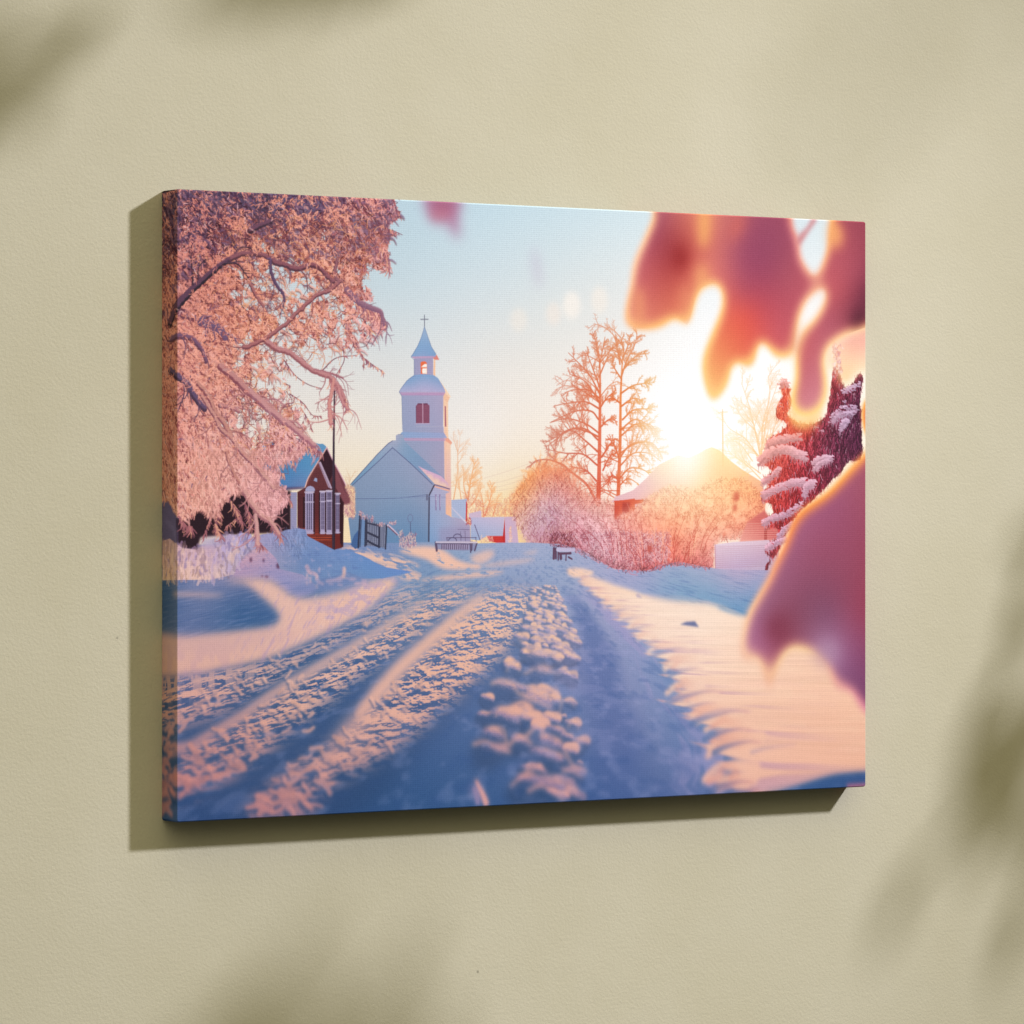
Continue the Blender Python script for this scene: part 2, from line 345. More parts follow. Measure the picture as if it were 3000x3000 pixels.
# glow behind the trees
glow_d = np.hypot((PX - 2005) / 1.0, (PY - 1260) / 1.25)
# tall trees
tree_c = field([(1760, 960, (222, 150, 118)), (1750, 1200, (222, 120, 84)), (1750, 1450, (206, 84, 66)), (1700, 1350, (212, 120, 100)), (1830, 980, (228, 160, 120)), (1820, 1200, (228, 112, 50)), (1815, 1400, (214, 92, 60)),
                (1900, 1200, (240, 176, 90)), (1900, 1400, (240, 180, 100)), (1930, 1300, (246, 200, 120)), (1640, 1250, (214, 138, 118)), (1600, 1400, (206, 130, 124)), (1880, 1050, (230, 166, 112)), (1870, 1000, (226, 150, 110))])
def tc(q): return at(tree_c, q) * np.array([.93, .84, .80])
def TP(pts, k): return P(pts, k)
S = Strokes()
def limb(pts, k, w, depth=2, n=(9, 14), **kw):
    grow(S, TP(pts, k), w * .78, depth, tc, ang=kw.pop('ang', (22, 60)), ratio=kw.pop('ratio', (.20, .42)), n=n, bend=.2, t0=kw.pop('t0', .15), wmin=.8, wr=.55, rnd=rt, **kw)
# trunk one (x about 1665 in window 5), trunk two (x about 1815)
S.line([(1655, 815), (1660, 600), (1665, 300), (1668, 0)], 15, 9, tree_c[0, 0] * 0 + C(204, 78, 62), C(222, 112, 78), k=5)
S.line([(1668, 1600), (1665, 1300), (1640, 1100)], 9, 3, C(222, 112, 78), C(226, 150, 116), k=2)
S.line([(1805, 745), (1812, 560), (1820, 300), (1822, 0)], 13, 8, C(206, 82, 58), C(230, 120, 56), k=5)
S.line([(1822, 1560), (1835, 1300), (1850, 1150)], 8, 3, C(230, 120, 60), C(228, 150, 110), k=2)
S.line([(1635, 800), (1610, 740), (1560, 660), (1460, 580), (1390, 520)], 9, 6, C(206, 90, 70), C(198, 110, 92), k=5)
for q in ([(1665, 1530), (1590, 1390), (1500, 1290), (1430, 1220)], [(1665, 1480), (1610, 1330), (1560, 1200)], [(1668, 1600), (1560, 1440), (1440, 1380)], [(1660, 1330), (1690, 1180), (1705, 1100)],
          [(1660, 1400), (1720, 1260), (1750, 1180)], [(1655, 1250), (1630, 1120), (1610, 1060)], [(1660, 1640), (1560, 1590), (1420, 1600), (1320, 1620)], [(1655, 1720), (1600, 1660), (1480, 1660), (1300, 1740)],
          [(1650, 1850), (1560, 1810), (1440, 1800), (1260, 1930)], [(1665, 1640), (1720, 1560), (1790, 1500)], [(1670, 1780), (1740, 1720), (1800, 1740)], [(1660, 1560), (1580, 1500), (1470, 1500), (1400, 1520)],
          [(1835, 1300), (1800, 1200), (1790, 1110)], [(1840, 1260), (1880, 1160), (1900, 1080)], [(1845, 1200), (1830, 1120), (1850, 1090)], [(1830, 1420), (1770, 1320), (1760, 1240)], [(1822, 1600), (1760, 1560), (1710, 1580)]):
    limb(q, 2, 5.5)
for q in ([(1650, 420), (1560, 340), (1450, 260), (1330, 310), (1260, 350)], [(1650, 330), (1560, 250), (1440, 250), (1300, 330)], [(1645, 520), (1540, 440), (1400, 430), (1260, 400)], [(1660, 280), (1560, 210), (1420, 170), (1290, 200)],
          [(1680, 460), (1760, 340), (1800, 320)], [(1690, 560), (1740, 460), (1800, 420)], [(1380, 515), (1280, 480), (1180, 490), (1140, 540)], [(1460, 580), (1400, 560), (1330, 640)], [(1640, 640), (1560, 560), (1440, 530)],
          [(1810, 640), (1760, 600), (1720, 660)], [(1812, 480), (1780, 380), (1720, 300)]):
    limb(q, 5, 5.5)
for q in ([(50, 1300), (90, 1180), (150, 1060), (170, 970)], [(40, 1200), (20, 1080), (0, 1000)], [(60, 1250), (150, 1150), (230, 1120)], [(50, 1420), (150, 1360), (300, 1340)], [(60, 1620), (140, 1550), (240, 1540), (310, 1550)],
          [(45, 1700), (150, 1620), (250, 1660), (330, 1740)], [(45, 1900), (120, 1810), (240, 1790), (360, 1870)], [(50, 1520), (140, 1460), (220, 1480)]):
    limb(q, 3, 5.5)
for q in ([(40, 330), (150, 260), (280, 250), (360, 350)], [(45, 420), (140, 330), (260, 330), (350, 390)], [(35, 520), (120, 440), (230, 460), (300, 540)], [(45, 200), (160, 110), (280, 120), (330, 230)], [(30, 580), (100, 520), (180, 560)]):
    limb(q, 6, 5)
S.flush(.93)
for i in range(16):
    one = i % 2; y0 = rt.uniform(980, 1470); x0 = (1756 if one else 1815) + (1250 - y0) * .01; sd = rt.choice([-1, 1]); l = rt.uniform(60, 150) * (1.0 if y0 > 1080 else .7)
    up = rt.uniform(-.9, -.25) if y0 < 1250 else rt.uniform(-.6, .1)
    limb([(x0, y0), (x0 + sd * l * .4, y0 + up * l * .55), (x0 + sd * l * .75, y0 + up * l * .75), (x0 + sd * l, y0 + up * l * .7 + 10)], 0, 3.2, depth=2, n=(6, 9))
S.flush(.9)
# frosted thicket left of the trunks
bush_c = field([(1540, 1450, (226, 160, 128)), (1600, 1420, (216, 148, 138)), (1700, 1450, (212, 136, 130)), (1540, 1560, (196, 160, 184)), (1600, 1500, (190, 160, 190)), (1680, 1520, (204, 158, 176)), (1650, 1600, (160, 84, 98)), (1750, 1520, (212, 160, 170)),
                (1560, 1590, (184, 140, 168)), (1720, 1600, (196, 142, 160)), (1850, 1520, (228, 150, 140)), (1850, 1620, (196, 120, 128)), (1800, 1660, (182, 120, 136)), (1950, 1450, (248, 178, 138)), (1950, 1560, (226, 120, 104)), (2000, 1640, (200, 104, 104)), (2080, 1500, (244, 160, 126)), (2060, 1600, (210, 128, 122)), (2180, 1480, (238, 150, 116)), (2180, 1560, (222, 136, 124))])
bush_c = bush_c * np.array([1.01, .97, .92], np.float32)
m = poly([(1000, 850), (1030, 720), (1090, 640), (1180, 560), (1300, 540), (1420, 580), (1520, 700), (1640, 780), (1760, 790), (1932, 900), (1932, 1100), (1600, 1150), (1450, 1140), (1300, 1135), (1150, 1130), (1090, 1060), (1040, 960)], 5, smooth=True, soft=10)
comp(m * (.55 + .3 * fbm(XX / 20, YY / 20, 4, 3)) , bush_c)
def bcol(dk=.75, li=1.12, pl=.45):
    def f(p, R):
        c = at(bush_c, p); u = R.rand()
        if u < pl: return np.minimum(c * R.uniform(1.0, li) + .03, 1)
        if u < .8: return c * R.uniform(dk, 1.0) * np.array([1.02, .92, .95])
        return c * R.uniform(.55, .75) * np.array([1.1, .82, .9])
    return f
dabs(m, 5200, rt, bcol(), (6, 20), (.8, 1.7), (-150, -30), a=.85)
# frayed crown of that thicket
S = Strokes()
for i in range(46):
    t = rt.rand(); b = np.array([1080 + 500 * t, 760 - 150 * np.sin(t * 3.1)]) + rt.randn(2) * 25
    q = P([b, b + np.array([rt.uniform(-30, 30), -rt.uniform(40, 90)]), b + np.array([rt.uniform(-70, 50), -rt.uniform(90, 170)])], 5)
    grow(S, q, 2.2, 2, lambda q_: np.minimum(at(bush_c, q_) * rt.uniform(.9, 1.12), 1), ang=(20, 60), ratio=(.3, .55), n=(4, 8), bend=.3, wmin=.7, rnd=rt)
S.flush(.75)
# house on the right
roof = field([(1810, 1455, (216, 168, 176)), (1880, 1400, (222, 174, 174)), (1960, 1350, (250, 210, 150)), (2010, 1340, (255, 236, 190)), (2080, 1320, (252, 208, 120)), (2100, 1370, (248, 184, 116)), (2060, 1420, (250, 190, 130)), (1960, 1440, (236, 176, 156)), (2200, 1410, (240, 170, 130)), (2220, 1480, (226, 140, 120)), (2100, 1500, (240, 160, 130)), (1900, 1500, (226, 160, 156)), (2150, 1350, (250, 206, 140))])
fill([(0, 660), (60, 640), (140, 610), (240, 520), (330, 420), (400, 385), (480, 345), (560, 365), (640, 330), (690, 300), (735, 284), (790, 305), (820, 330), (880, 390), (960, 450), (1040, 500), (1120, 550), (1150, 900), (0, 900)], roof, 6)
fill([(1750, 802), (1785, 775), (1860, 740), (1932, 705), (1932, 800), (1780, 800)], roof, 5)
fill([(0, 688), (225, 678), (210, 705), (130, 720), (100, 830), (0, 830)], C(190, 66, 52), 6); fill([(1770, 795), (1932, 775), (1932, 860), (1860, 930), (1830, 880), (1800, 830)], C(196, 70, 54), 5)
fill([(60, 700), (120, 700), (110, 800), (60, 800)], C(146, 44, 44), 6, soft=2)
# bare trees behind the roof, lamp pole
S = Strokes()
tb = field([(2120, 1180, (246, 202, 140)), (2200, 1120, (240, 190, 140)), (2300, 1150, (236, 180, 140)), (2150, 1350, (248, 204, 130)), (2230, 1300, (242, 176, 116)), (2260, 1400, (236, 160, 110))])
def tbc(q): return at(tb, q)
for q, w in (([(1100, 1900), (1060, 1700), (1010, 1500), (960, 1350)], 5), ([(1110, 1880), (1120, 1650), (1170, 1450), (1160, 1290)], 5), ([(1090, 1900), (980, 1760), (860, 1680), (800, 1560)], 4), ([(1110, 1900), (1200, 1700), (1240, 1560), (1300, 1430)], 4),
             ([(1040, 1932), (940, 1800), (840, 1780)], 3.5), ([(1120, 1800), (1150, 1600), (1220, 1380), (1260, 1300)], 4), ([(1060, 1700), (960, 1600), (900, 1500)], 3.5)):
    grow(S, P(q, 3), w * .7, 3, tbc, ang=(15, 50), ratio=(.25, .5), n=(6, 11), bend=.15, t0=.15, wmin=.7, rnd=rt)
for q in ([(1100, 520), (1000, 420), (880, 330), (840, 260)], [(1100, 480), (980, 380), (940, 250)], [(1110, 420), (1040, 300), (900, 200)], [(1110, 400), (1080, 200), (1000, 60)], [(1120, 300), (1160, 150), (1150, 20)]):
    grow(S, P(q, 6), 2.6, 3, tbc, ang=(15, 50), ratio=(.25, .5), n=(6, 11), bend=.15, t0=.15, wmin=.7, rnd=rt)
S.flush(.85)
S.line([(815, 1560), (818, 1932)], 4.5, 4.5, C(244, 186, 110), k=3); S.line([(782, 1568), (852, 1562)], 2.6, 2.6, C(244, 190, 120), k=3); S.flush(.8)
S.line([(815, 0), (818, 420)], 4.5, 4.5, C(240, 182, 110), k=6); S.flush(.6)
# frosted bush in front of the house
mb = poly([(-260, 760), (-60, 830), (80, 780), (200, 700), (330, 610), (460, 560), (600, 600), (760, 520), (880, 480), (1000, 540), (1110, 640), (1130, 760), (1060, 860), (960, 960), (760, 1010), (750, 1210), (640, 1190), (560, 1185), (480, 1150), (330, 1180), (250, 1220), (0, 1245), (-150, 1300), (-290, 1250), (-330, 1100), (-300, 900)], 6, smooth=True, soft=9)
haze_t = np.clip(sm(1330, 1560, PY) * .75 + .1, 0, 1)
comp(np.clip(mb * (haze_t * .9 + .2 * fbm(XX / 14, YY / 14, 9, 3)), 0, 1), bush_c)
def bang(p):
    x = (PX[int(np.clip(p[1], 0, TH - 1)), int(np.clip(p[0], 0, TW - 1))] - 2000) / 250
    return -90 + 38 * x + rt.normal(0, 58)
dabs(mb * (PY > 1400), 9000, rt, bcol(.7, 1.14, .45), (5, 15), (.8, 1.8), bang, a=.8, bend=.7)
fz = sm(.5, .68, fbm(XX / 15., YY / 13., 66, 4, .6)) * mb * sm(1400, 1500, PY); comp(fz * .4, np.minimum(bush_c * 1.12 + .05, 1))
dabs(fz, 3000, rt, lambda p_, R: np.minimum(at(bush_c, p_) * R.uniform(1.05, 1.22) + .03, 1), (3, 8), (1.0, 2.2), bang, a=.8, bend=.7)
dabs(mb * (PY > 1560) * (PX < 1960), 3000, rt, lambda p, R: C(*[(212, 168, 184), (150, 86, 104), (224, 186, 196), (120, 66, 88)][R.randint(4)]), (8, 26), (.8, 1.6), bang, a=.75)
S = Strokes()
for i in range(60):     # long arching frosted rods
    x = rt.uniform(-230, 720); y = rt.uniform(1000, 1230); h = rt.uniform(160, 420); dx = (x - 350) * .35 + rt.uniform(-70, 70)
    q = P([(x, y), (x + dx * .3, y - h * .5), (x + dx, y - h)], 6); u = rt.rand()
    c = at(bush_c, q[1]); c = np.minimum(c * 1.2 + .04, 1) if u < .6 else c * np.array([.75, .5, .55])
    grow(S, q, 2.0, 1, lambda q_: c, ang=(20, 60), ratio=(.2, .4), n=(3, 7), bend=.3, wmin=.8, rnd=rt)
S.flush(.75)
for (x, y, r) in ((265, 1050, 22), (545, 1165, 20), (830, 945, 12), (920, 660, 30), (910, 740, 22)):
    t = np.linspace(0, 6.28, 10)[:-1]; fill(np.stack([x + r * np.cos(t) * .8, y + r * np.sin(t) * 1.3], 1), C(170, 62, 56), 6, a=.75, smooth=True, soft=3)
# board wall and snowy fence under the spruce
fill([(1000, 850), (1130, 760), (1250, 900), (1240, 990), (940, 1000)], field([(2200, 1560, (206, 116, 112)), (2260, 1570, (190, 96, 98)), (2190, 1580, (216, 130, 124))]), 6, soft=2)
for y in range(860, 1000, 17): S.line([(1000 - (y - 860) * .4, y), (1240, y - 4)], 1.5, 1.5, C(226, 150, 142), k=6)
fill([(1130, 900), (1152, 900), (1152, 1000), (1130, 1000)], C(150, 60, 62), 6)
S.flush(.8)
fill([(755, 1020), (900, 1000), (1150, 985), (1240, 990), (1240, 1230), (760, 1205)], field([(2110, 1610, (206, 182, 200)), (2220, 1600, (200, 172, 190)), (2160, 1650, (182, 164, 192)), (2110, 1650, (188, 164, 188))]), 6)
for i in range(11):
    y = 1030 + i * 15.5; S.line([(768, y + 5), (1150, y - 6)], 1.5, 1.5, C(164, 128, 152), k=6)
S.line([(760, 1018), (762, 1200)], 2.4, 2.4, C(170, 104, 118), k=6); S.flush(.75)
# ---- sun glow
g1 = np.exp(-(glow_d / 112) ** 2); g2 = np.exp(-(glow_d / 300) ** 1.6)
IMG[:] = 1 - (1 - IMG) * (1 - (g2 * .09)[..., None] * C(255, 214, 150)); IMG[:] = 1 - (1 - IMG) * (1 - (g1 * .92)[..., None] * C(255, 250, 240))
g3 = np.exp(-(np.hypot((PX - 2010) / 130., (PY - 1420) / 110.)) ** 2); IMG[:] = 1 - (1 - IMG) * (1 - (g3 * .26)[..., None] * C(255, 180, 100))
g4 = np.exp(-(np.hypot((PX - 2040) / 300., (PY - 1470) / 210.)) ** 2); IMG[:] = 1 - (1 - IMG) * (1 - (g4 * .34)[..., None] * C(255, 112, 66))

# ---- spruce
sp = field([(2240, 1300, (222, 100, 80)), (2300, 1250, (214, 88, 72)), (2240, 1450, (196, 76, 64)), (2330, 1400, (160, 58, 62)), (2420, 1300, (110, 48, 66)), (2480, 1200, (96, 44, 64)), (2500, 1350, (92, 44, 64)), (2330, 1560, (132, 46, 56)), (2440, 1120, (150, 60, 66)), (2270, 1680, (110, 50, 64))])
def spm(p, k=6, **kw): return poly(p, k, **kw)
msp = np.maximum.reduce([
    spm([(1260, 20), (1400, 110), (1560, 100), (1640, 60), (1700, 0), (1860, 0), (1870, 260), (1700, 480), (1500, 680), (1370, 800), (1280, 970), (1250, 1050), (1180, 1150), (1130, 1260), (1140, 1180), (1190, 1120), (1130, 1070), (1160, 1020), (1250, 960), (1230, 900), (1120, 880), (1120, 840), (1200, 780), (1190, 720), (1100, 690), (1120, 620), (1180, 580), (1110, 540), (1150, 500), (1200, 470), (1150, 430), (1090, 400), (1140, 340), (1180, 290), (1130, 270), (1160, 220), (1260, 170), (1300, 120)]),
    poly([(1240, 1350), (1300, 1330), (1330, 1420), (1340, 1500), (1270, 1640), (1220, 1600), (1230, 1500), (1270, 1460)], 3),
    poly([(1655, 1230), (1690, 1240), (1740, 1400), (1800, 1350), (1850, 1270), (1875, 1300), (1850, 1500), (1870, 1800), (1860, 1932), (1300, 1932), (1420, 1700), (1600, 1600), (1630, 1400)], 3)])
msp = sm(.35, .65, blur(msp, 3) + (fbm(XX / 5, YY / 8, 31, 3) - .5) * .9 * (blur(msp, 3) > .03))
comp(msp, sp)
def spc(p, R):
    c = at(sp, p); u = R.rand()
    return np.minimum(c * R.uniform(1.25, 1.7) + .03, 1) if u < .35 else (C(206, 160, 176) if u < .41 else c * R.uniform(.55, .95))
dabs(msp, 5200, rt, spc, (7, 18), (.8, 1.8), (60, 125), a=.85, bend=.25)
S = Strokes()
snow_c = field([(2250, 1300, (232, 160, 150)), (2300, 1330, (226, 166, 164)), (2300, 1450, (214, 166, 180)), (2450, 1230, (206, 170, 190)), (2420, 1400, (212, 170, 186)), (2280, 1560, (210, 166, 184))])
for pl, w in (([(1150, 285), (1180, 240), (1260, 215), (1400, 195)], 40), ([(1095, 385), (1140, 340), (1210, 300), (1300, 290), (1360, 315), (1440, 345)], 44), ([(1115, 640), (1160, 615), (1260, 570), (1350, 540), (1430, 535)], 38), ([(1115, 545), (1160, 510), (1240, 440)], 26), ([(1115, 850), (1180, 815), (1280, 780), (1410, 705)], 30),
              ([(1230, 950), (1290, 890), (1380, 825)], 26), ([(1145, 1045), (1210, 1000), (1290, 975)], 28), ([(1500, 395), (1560, 360), (1630, 355)], 30), ([(1425, 630), (1455, 570), (1500, 545)], 40), ([(1640, 85), (1700, 30), (1800, 15)], 24), ([(1700, 140), (1725, 95), (1745, 75)], 26),
              ([(1500, 450), (1550, 400), (1600, 380)], 18), ([(1510, 120), (1560, 150)], 16)):
    q = spline(P(pl, 6), n=14)
    for j in range(len(q)):
        for r_ in range(5):
            v = rt.rand(); p = q[j] + np.array([rt.randn() * 3, (v - .35) * w * .42]); l = rt.uniform(3, 8)
            S.tex(np.array([p, p + np.array([l, rt.uniform(-1, 3)])]), w * .11, w * .06, np.minimum(at(snow_c, p) * (1.1 - .28 * v) * rt.uniform(.95, 1.06), 1))
        if rt.rand() < .6:
            p = q[j] + np.array([rt.uniform(-3, 3), w * .3]); S.tex(np.array([p, p + np.array([rt.uniform(-3, 3), rt.uniform(4, 12)])]), 1.6, .8, at(snow_c, p) * rt.uniform(.8, 1))
for pl, w in (([(1250, 1350), (1275, 1325), (1310, 1345)], 30), ([(1245, 1500), (1270, 1480)], 20), ([(1630, 1600), (1690, 1545), (1760, 1520), (1820, 1525)], 22), ([(1720, 1400), (1780, 1375), (1840, 1350)], 26), ([(1730, 1470), (1760, 1450)], 22), ([(1720, 1640), (1740, 1615)], 24), ([(1655, 1050), (1665, 1090), (1680, 1140), (1690, 1180), (1700, 1230)], 34)):
    q = spline(P(pl, 3), n=12)
    for p in q[::2]:
        for r_ in range(4):
            v = rt.rand(); o = p + np.array([rt.randn() * 3, (v - .35) * w * .5]); S.tex(np.array([o, o + np.array([rt.uniform(2, 6), 1])]), w * .12, w * .07, at(snow_c, o) * (1.1 - .25 * v) * rt.uniform(.95, 1.05))
S.flush(.95)
# ---- snow ground
rg = np.random.RandomState(77)
ground = poly([(330, 1610), (700, 1590), (800, 1560), (900, 1570), (1010, 1590), (1100, 1592), (1190, 1590), (1260, 1588), (1310, 1600), (1400, 1592), (1470, 1590), (1560, 1590), (1640, 1594), (1700, 1608), (1750, 1640), (1800, 1668), (1900, 1672), (1930, 1655), (1990, 1645), (2050, 1658), (2110, 1668), (2200, 1670), (2700, 1680), (2700, 2520), (330, 2580)], 0)
shade = field([(480, 1720, (88, 116, 164)), (700, 1790, (76, 112, 160)), (560, 1950, (120, 128, 172)), (520, 2100, (86, 112, 160)), (560, 2380, (62, 98, 154)), (800, 2380, (62, 96, 148)), (700, 2200, (74, 106, 156)), (900, 2250, (70, 102, 152)), (1100, 2330, (58, 96, 146)), (1300, 2350, (62, 100, 150)),
               (1150, 2050, (84, 114, 164)), (1300, 1850, (120, 142, 184)), (1400, 1730, (134, 158, 196)), (1500, 1640, (158, 170, 204)), (1350, 1660, (144, 166, 200)), (1150, 1660, (124, 148, 190)), (1000, 1640, (118, 142, 190)), (900, 1700, (112, 134, 180)), (1050, 1720, (124, 146, 190)), (1200, 1730, (120, 150, 190)),
               (1650, 1660, (160, 172, 204)), (1650, 1800, (150, 160, 196)), (1700, 1950, (138, 144, 186)), (1650, 2100, (104, 128, 174)), (1800, 2150, (126, 134, 178)), (1750, 2300, (82, 110, 160)), (2000, 2320, (84, 110, 160)), (1950, 1700, (150, 170, 202)), (2100, 1720, (148, 168, 200)), (2200, 1760, (128, 158, 196)),
               (2150, 1680, (186, 172, 200)), (1900, 1690, (164, 170, 204)), (2500, 2290, (58, 94, 146)), (2300, 2330, (66, 102, 152)), (1600, 1900, (126, 142, 186)), (1500, 2330, (70, 104, 154)), (1550, 2200, (84, 112, 160)), (600, 1680, (150, 148, 186)), (750, 1640, (150, 140, 180))])
lit = field([(500, 1950, (226, 178, 164)), (700, 1900, (230, 184, 166)), (900, 1820, (232, 188, 172)), (500, 2250, (222, 152, 142)), (700, 2150, (228, 166, 150)), (900, 2350, (218, 154, 146)), (900, 2100, (232, 178, 158)), (1100, 1950, (236, 186, 164)), (1300, 1800, (238, 188, 162)), (1300, 1650, (240, 192, 168)),
             (1100, 1640, (238, 194, 170)), (1500, 1660, (236, 194, 172)), (1600, 1850, (240, 196, 168)), (1600, 2200, (230, 172, 156)), (1650, 2350, (226, 166, 156)), (1700, 1690, (246, 206, 178)), (1900, 1770, (250, 222, 196)), (2050, 1850, (250, 222, 196)), (2200, 1950, (248, 208, 178)), (2400, 2100, (242, 190, 160)),
             (2450, 2250, (238, 182, 154)), (2200, 2300, (238, 184, 160)), (2150, 2100, (244, 196, 168)), (600, 1640, (232, 186, 168))])
lit = lit * np.array([.985, .965, .985], np.float32)
_g = shade.mean(2, keepdims=True); shade = (_g + (shade - _g) * .97) * .94
comp(ground, shade)
# perspective coordinates: the road runs to (1535, 1575)
dep = np.clip(PY - 1572, 6, None); gl = (PX - 1535) / dep; gd = np.log(dep)
def relief(fx, fy, seed, o=4, sh=(-3, 4), g=.55):
    """light minus dark side of a noise height field, sun from the upper right"""
    h = fbm(gl * fx + .35 * fbm(gl * fx, gd * fy, seed + 50, 2), gd * fy, seed, o, g)
    return h, (h - np.roll(np.roll(h, sh[0], 1), sh[1], 0))
h1, r1 = relief(7.5, 13, 3)          # trodden snow between the wheel tracks
fine = fbm(PX / 5., PY / 4., 60, 3)
def patch(pts, k=0, soft=8, smooth=True): return poly(pts, k, smooth=smooth, soft=soft)
L = np.zeros((TH, TW), np.float32)
def add(m, a=1.): 
    global L; L = np.maximum(L, m * a)
# left bank: big smooth drift
bank = patch([(340, 1870), (560, 1862), (700, 1848), (800, 1832), (818, 1800), (780, 1760), (720, 1712), (660, 1702), (700, 1694), (790, 1700), (850, 1740), (900, 1752), (1000, 1735), (1080, 1706), (1150, 1694), (1162, 1710), (1120, 1748), (1070, 1790), (1000, 1830), (900, 1880), (780, 1930), (650, 1960), (560, 1975), (340, 1985)], soft=7)
add(bank)
comp(patch([(620, 1640), (660, 1625), (700, 1640), (745, 1612), (800, 1610), (822, 1652), (870, 1665), (905, 1690), (928, 1722), (890, 1745), (850, 1740), (790, 1700), (690, 1690)], soft=3), field([(740, 1640, (196, 158, 178)), (810, 1650, (170, 152, 186)), (880, 1700, (150, 148, 186)), (700, 1670, (178, 150, 180))]))
for pl, w in (([(1320, 730), (1400, 790), (1450, 860), (1530, 850)], 9), ([(870, 180), (905, 250), (920, 330)], 9)):
    pass
S = Strokes()
S.line([(806, 1612), (822, 1640), (828, 1660)], 9, 6, C(232, 184, 172)); S.line([(905, 1680), (922, 1700), (928, 1720)], 9, 7, C(236, 188, 176)); S.line([(740, 1612), (770, 1604), (800, 1606)], 5, 5, C(214, 176, 184)); S.flush(.8, soft=2)
for (x, y, a_, b_) in ((815, 1658, 6, 9), (735, 1640, 4, 8), (772, 1642, 3, 6), (781, 1690, 6, 4), (768, 1688, 4, 3)):
    t = np.linspace(0, 6.28, 9)[:-1]; fill(np.stack([x + a_ * np.cos(t) * 1., y + b_ * np.sin(t)], 1), C(96, 62, 84), a=.8, soft=1.5)
# rough slope behind the house: pale drifts
rr = fbm((PX * .9 + PY * .5) / 26., (PY - PX * .32) / 9., 14, 4)
sl = patch([(1000, 1610), (1050, 1600), (1110, 1640), (1180, 1660), (1240, 1690), (1230, 1706), (1160, 1690), (1090, 1672), (1020, 1650)], 0, 6)
add(sl * sm(.44, .6, rr)); add(patch([(1040, 1615), (1130, 1628), (1200, 1645), (1228, 1660), (1170, 1662), (1090, 1645)], 0, 4) * sm(.38, .5, rr))
add(patch([(1170, 1612), (1230, 1600), (1290, 1608), (1340, 1640), (1380, 1652), (1420, 1658), (1370, 1668), (1300, 1666), (1250, 1640), (1200, 1625)], 0, 4) * sm(.30, .42, rr + .12))
add(patch([(1290, 1655), (1400, 1652), (1400, 1668), (1330, 1664)], 0, 4) * sm(.46, .54, rr)); add(patch([(1380, 1630), (1430, 1612), (1450, 1622), (1420, 1650), (1390, 1650)], 0, 5) * .8)
add(patch([(1230, 1700), (1330, 1684), (1470, 1672), (1440, 1686), (1330, 1697), (1260, 1704)], 0, 4) * sm(.32, .5, fbm(PX / 22., PY / 5., 33, 3) + .08))
add(patch([(1420, 1652), (1560, 1636), (1540, 1648), (1440, 1662)], 0, 4) * .6); add(patch([(1530, 1622), (1575, 1612), (1560, 1624)], 0, 4) * .6)
comp(patch([(1150, 1690), (1240, 1680), (1200, 1720), (1240, 1780), (1180, 1770), (1140, 1750)], 0, 12) * .35, C(150, 170, 204))
S = Strokes()
for pl in ([(1000, 1612), (1060, 1640), (1120, 1668)], [(990, 1622), (1050, 1650), (1100, 1664)], [(1075, 1606), (1110, 1630), (1150, 1640), (1200, 1648)], [(1140, 1622), (1180, 1634), (1220, 1660)]):
    S.line(pl, 2.4, 2, C(238, 196, 178))
S.flush(.7, soft=1)
# road bands
rz = sm(1690, 1760, PY)
band1 = patch([(340, 2030), (620, 1965), (800, 1925), (960, 1860), (1080, 1790), (1150, 1740), (1215, 1720), (1250, 1728), (1150, 1790), (1000, 1880), (860, 1960), (740, 2030), (600, 2100), (340, 2150)], soft=16)
band2 = patch([(340, 2270), (560, 2180), (700, 2090), (860, 1990), (1000, 1905), (1150, 1810), (1280, 1735), (1360, 1725), (1390, 1745), (1300, 1800), (1180, 1890), (1040, 1990), (930, 2080), (820, 2170), (720, 2250), (560, 2330), (340, 2360)], soft=14)
band3 = patch([(840, 2390), (720, 2400), (760, 2330), (860, 2250), (960, 2180), (1060, 2070), (1150, 1980), (1250, 1880), (1340, 1790), (1420, 1735), (1560, 1735), (1590, 1760), (1540, 1820), (1480, 1900), (1400, 1980), (1300, 2070), (1200, 2160), (1080, 2240), (960, 2310), (900, 2390)], soft=14)
h2, r2 = relief(15, 27, 23, 4, (-2, 2)); h3, r3 = relief(30, 52, 37, 3, (-1, 2))
gate = .5 + r1 * 7 + r2 * 5 + r3 * 3.2 + (h1 - .5) * .55
add(band1 * sm(.24, .92, gate + .02)); add(band2 * sm(.26, .90, gate + .0)); add(band3 * sm(.12, .82, gate + .05))
add(patch([(480, 2180), (560, 2170), (700, 2085), (820, 2000), (960, 1920), (1100, 1840), (1240, 1760), (1250, 1768), (1130, 1850), (980, 1945), (840, 2030), (700, 2120), (560, 2200), (470, 2225)], soft=6, smooth=False) * .75)      # ridge between tracks
add(patch([(1040, 2080), (1150, 1950), (1270, 1845), (1390, 1750), (1420, 1755), (1310, 1860), (1200, 1960), (1110, 2060), (1050, 2120)], soft=8) * .95)
add(patch([(960, 2180), (1050, 2075), (1110, 2060), (1080, 2130), (980, 2220)], soft=12) * .7)
add(patch([(520, 1735), (640, 1742), (650, 1748), (560, 1748), (500, 1745)], soft=5) * .75)
# foot of the left drift, streaked
add(patch([(340, 1970), (560, 1960), (700, 1935), (820, 1900), (800, 1960), (640, 2010), (340, 2060)], soft=16) * sm(.42, .6, fbm(PX / 16., PY / 60., 42, 3)) * .85)
rut = poly([(340, 2040), (800, 1930), (1160, 1735), (1420, 1720), (1600, 1750), (1500, 1950), (1300, 2130), (1000, 2400), (340, 2500)], 0, smooth=True, soft=20)
comp(rut * ground * (1 - L) * .55, shade * .84)
comp(L * ground, lit)
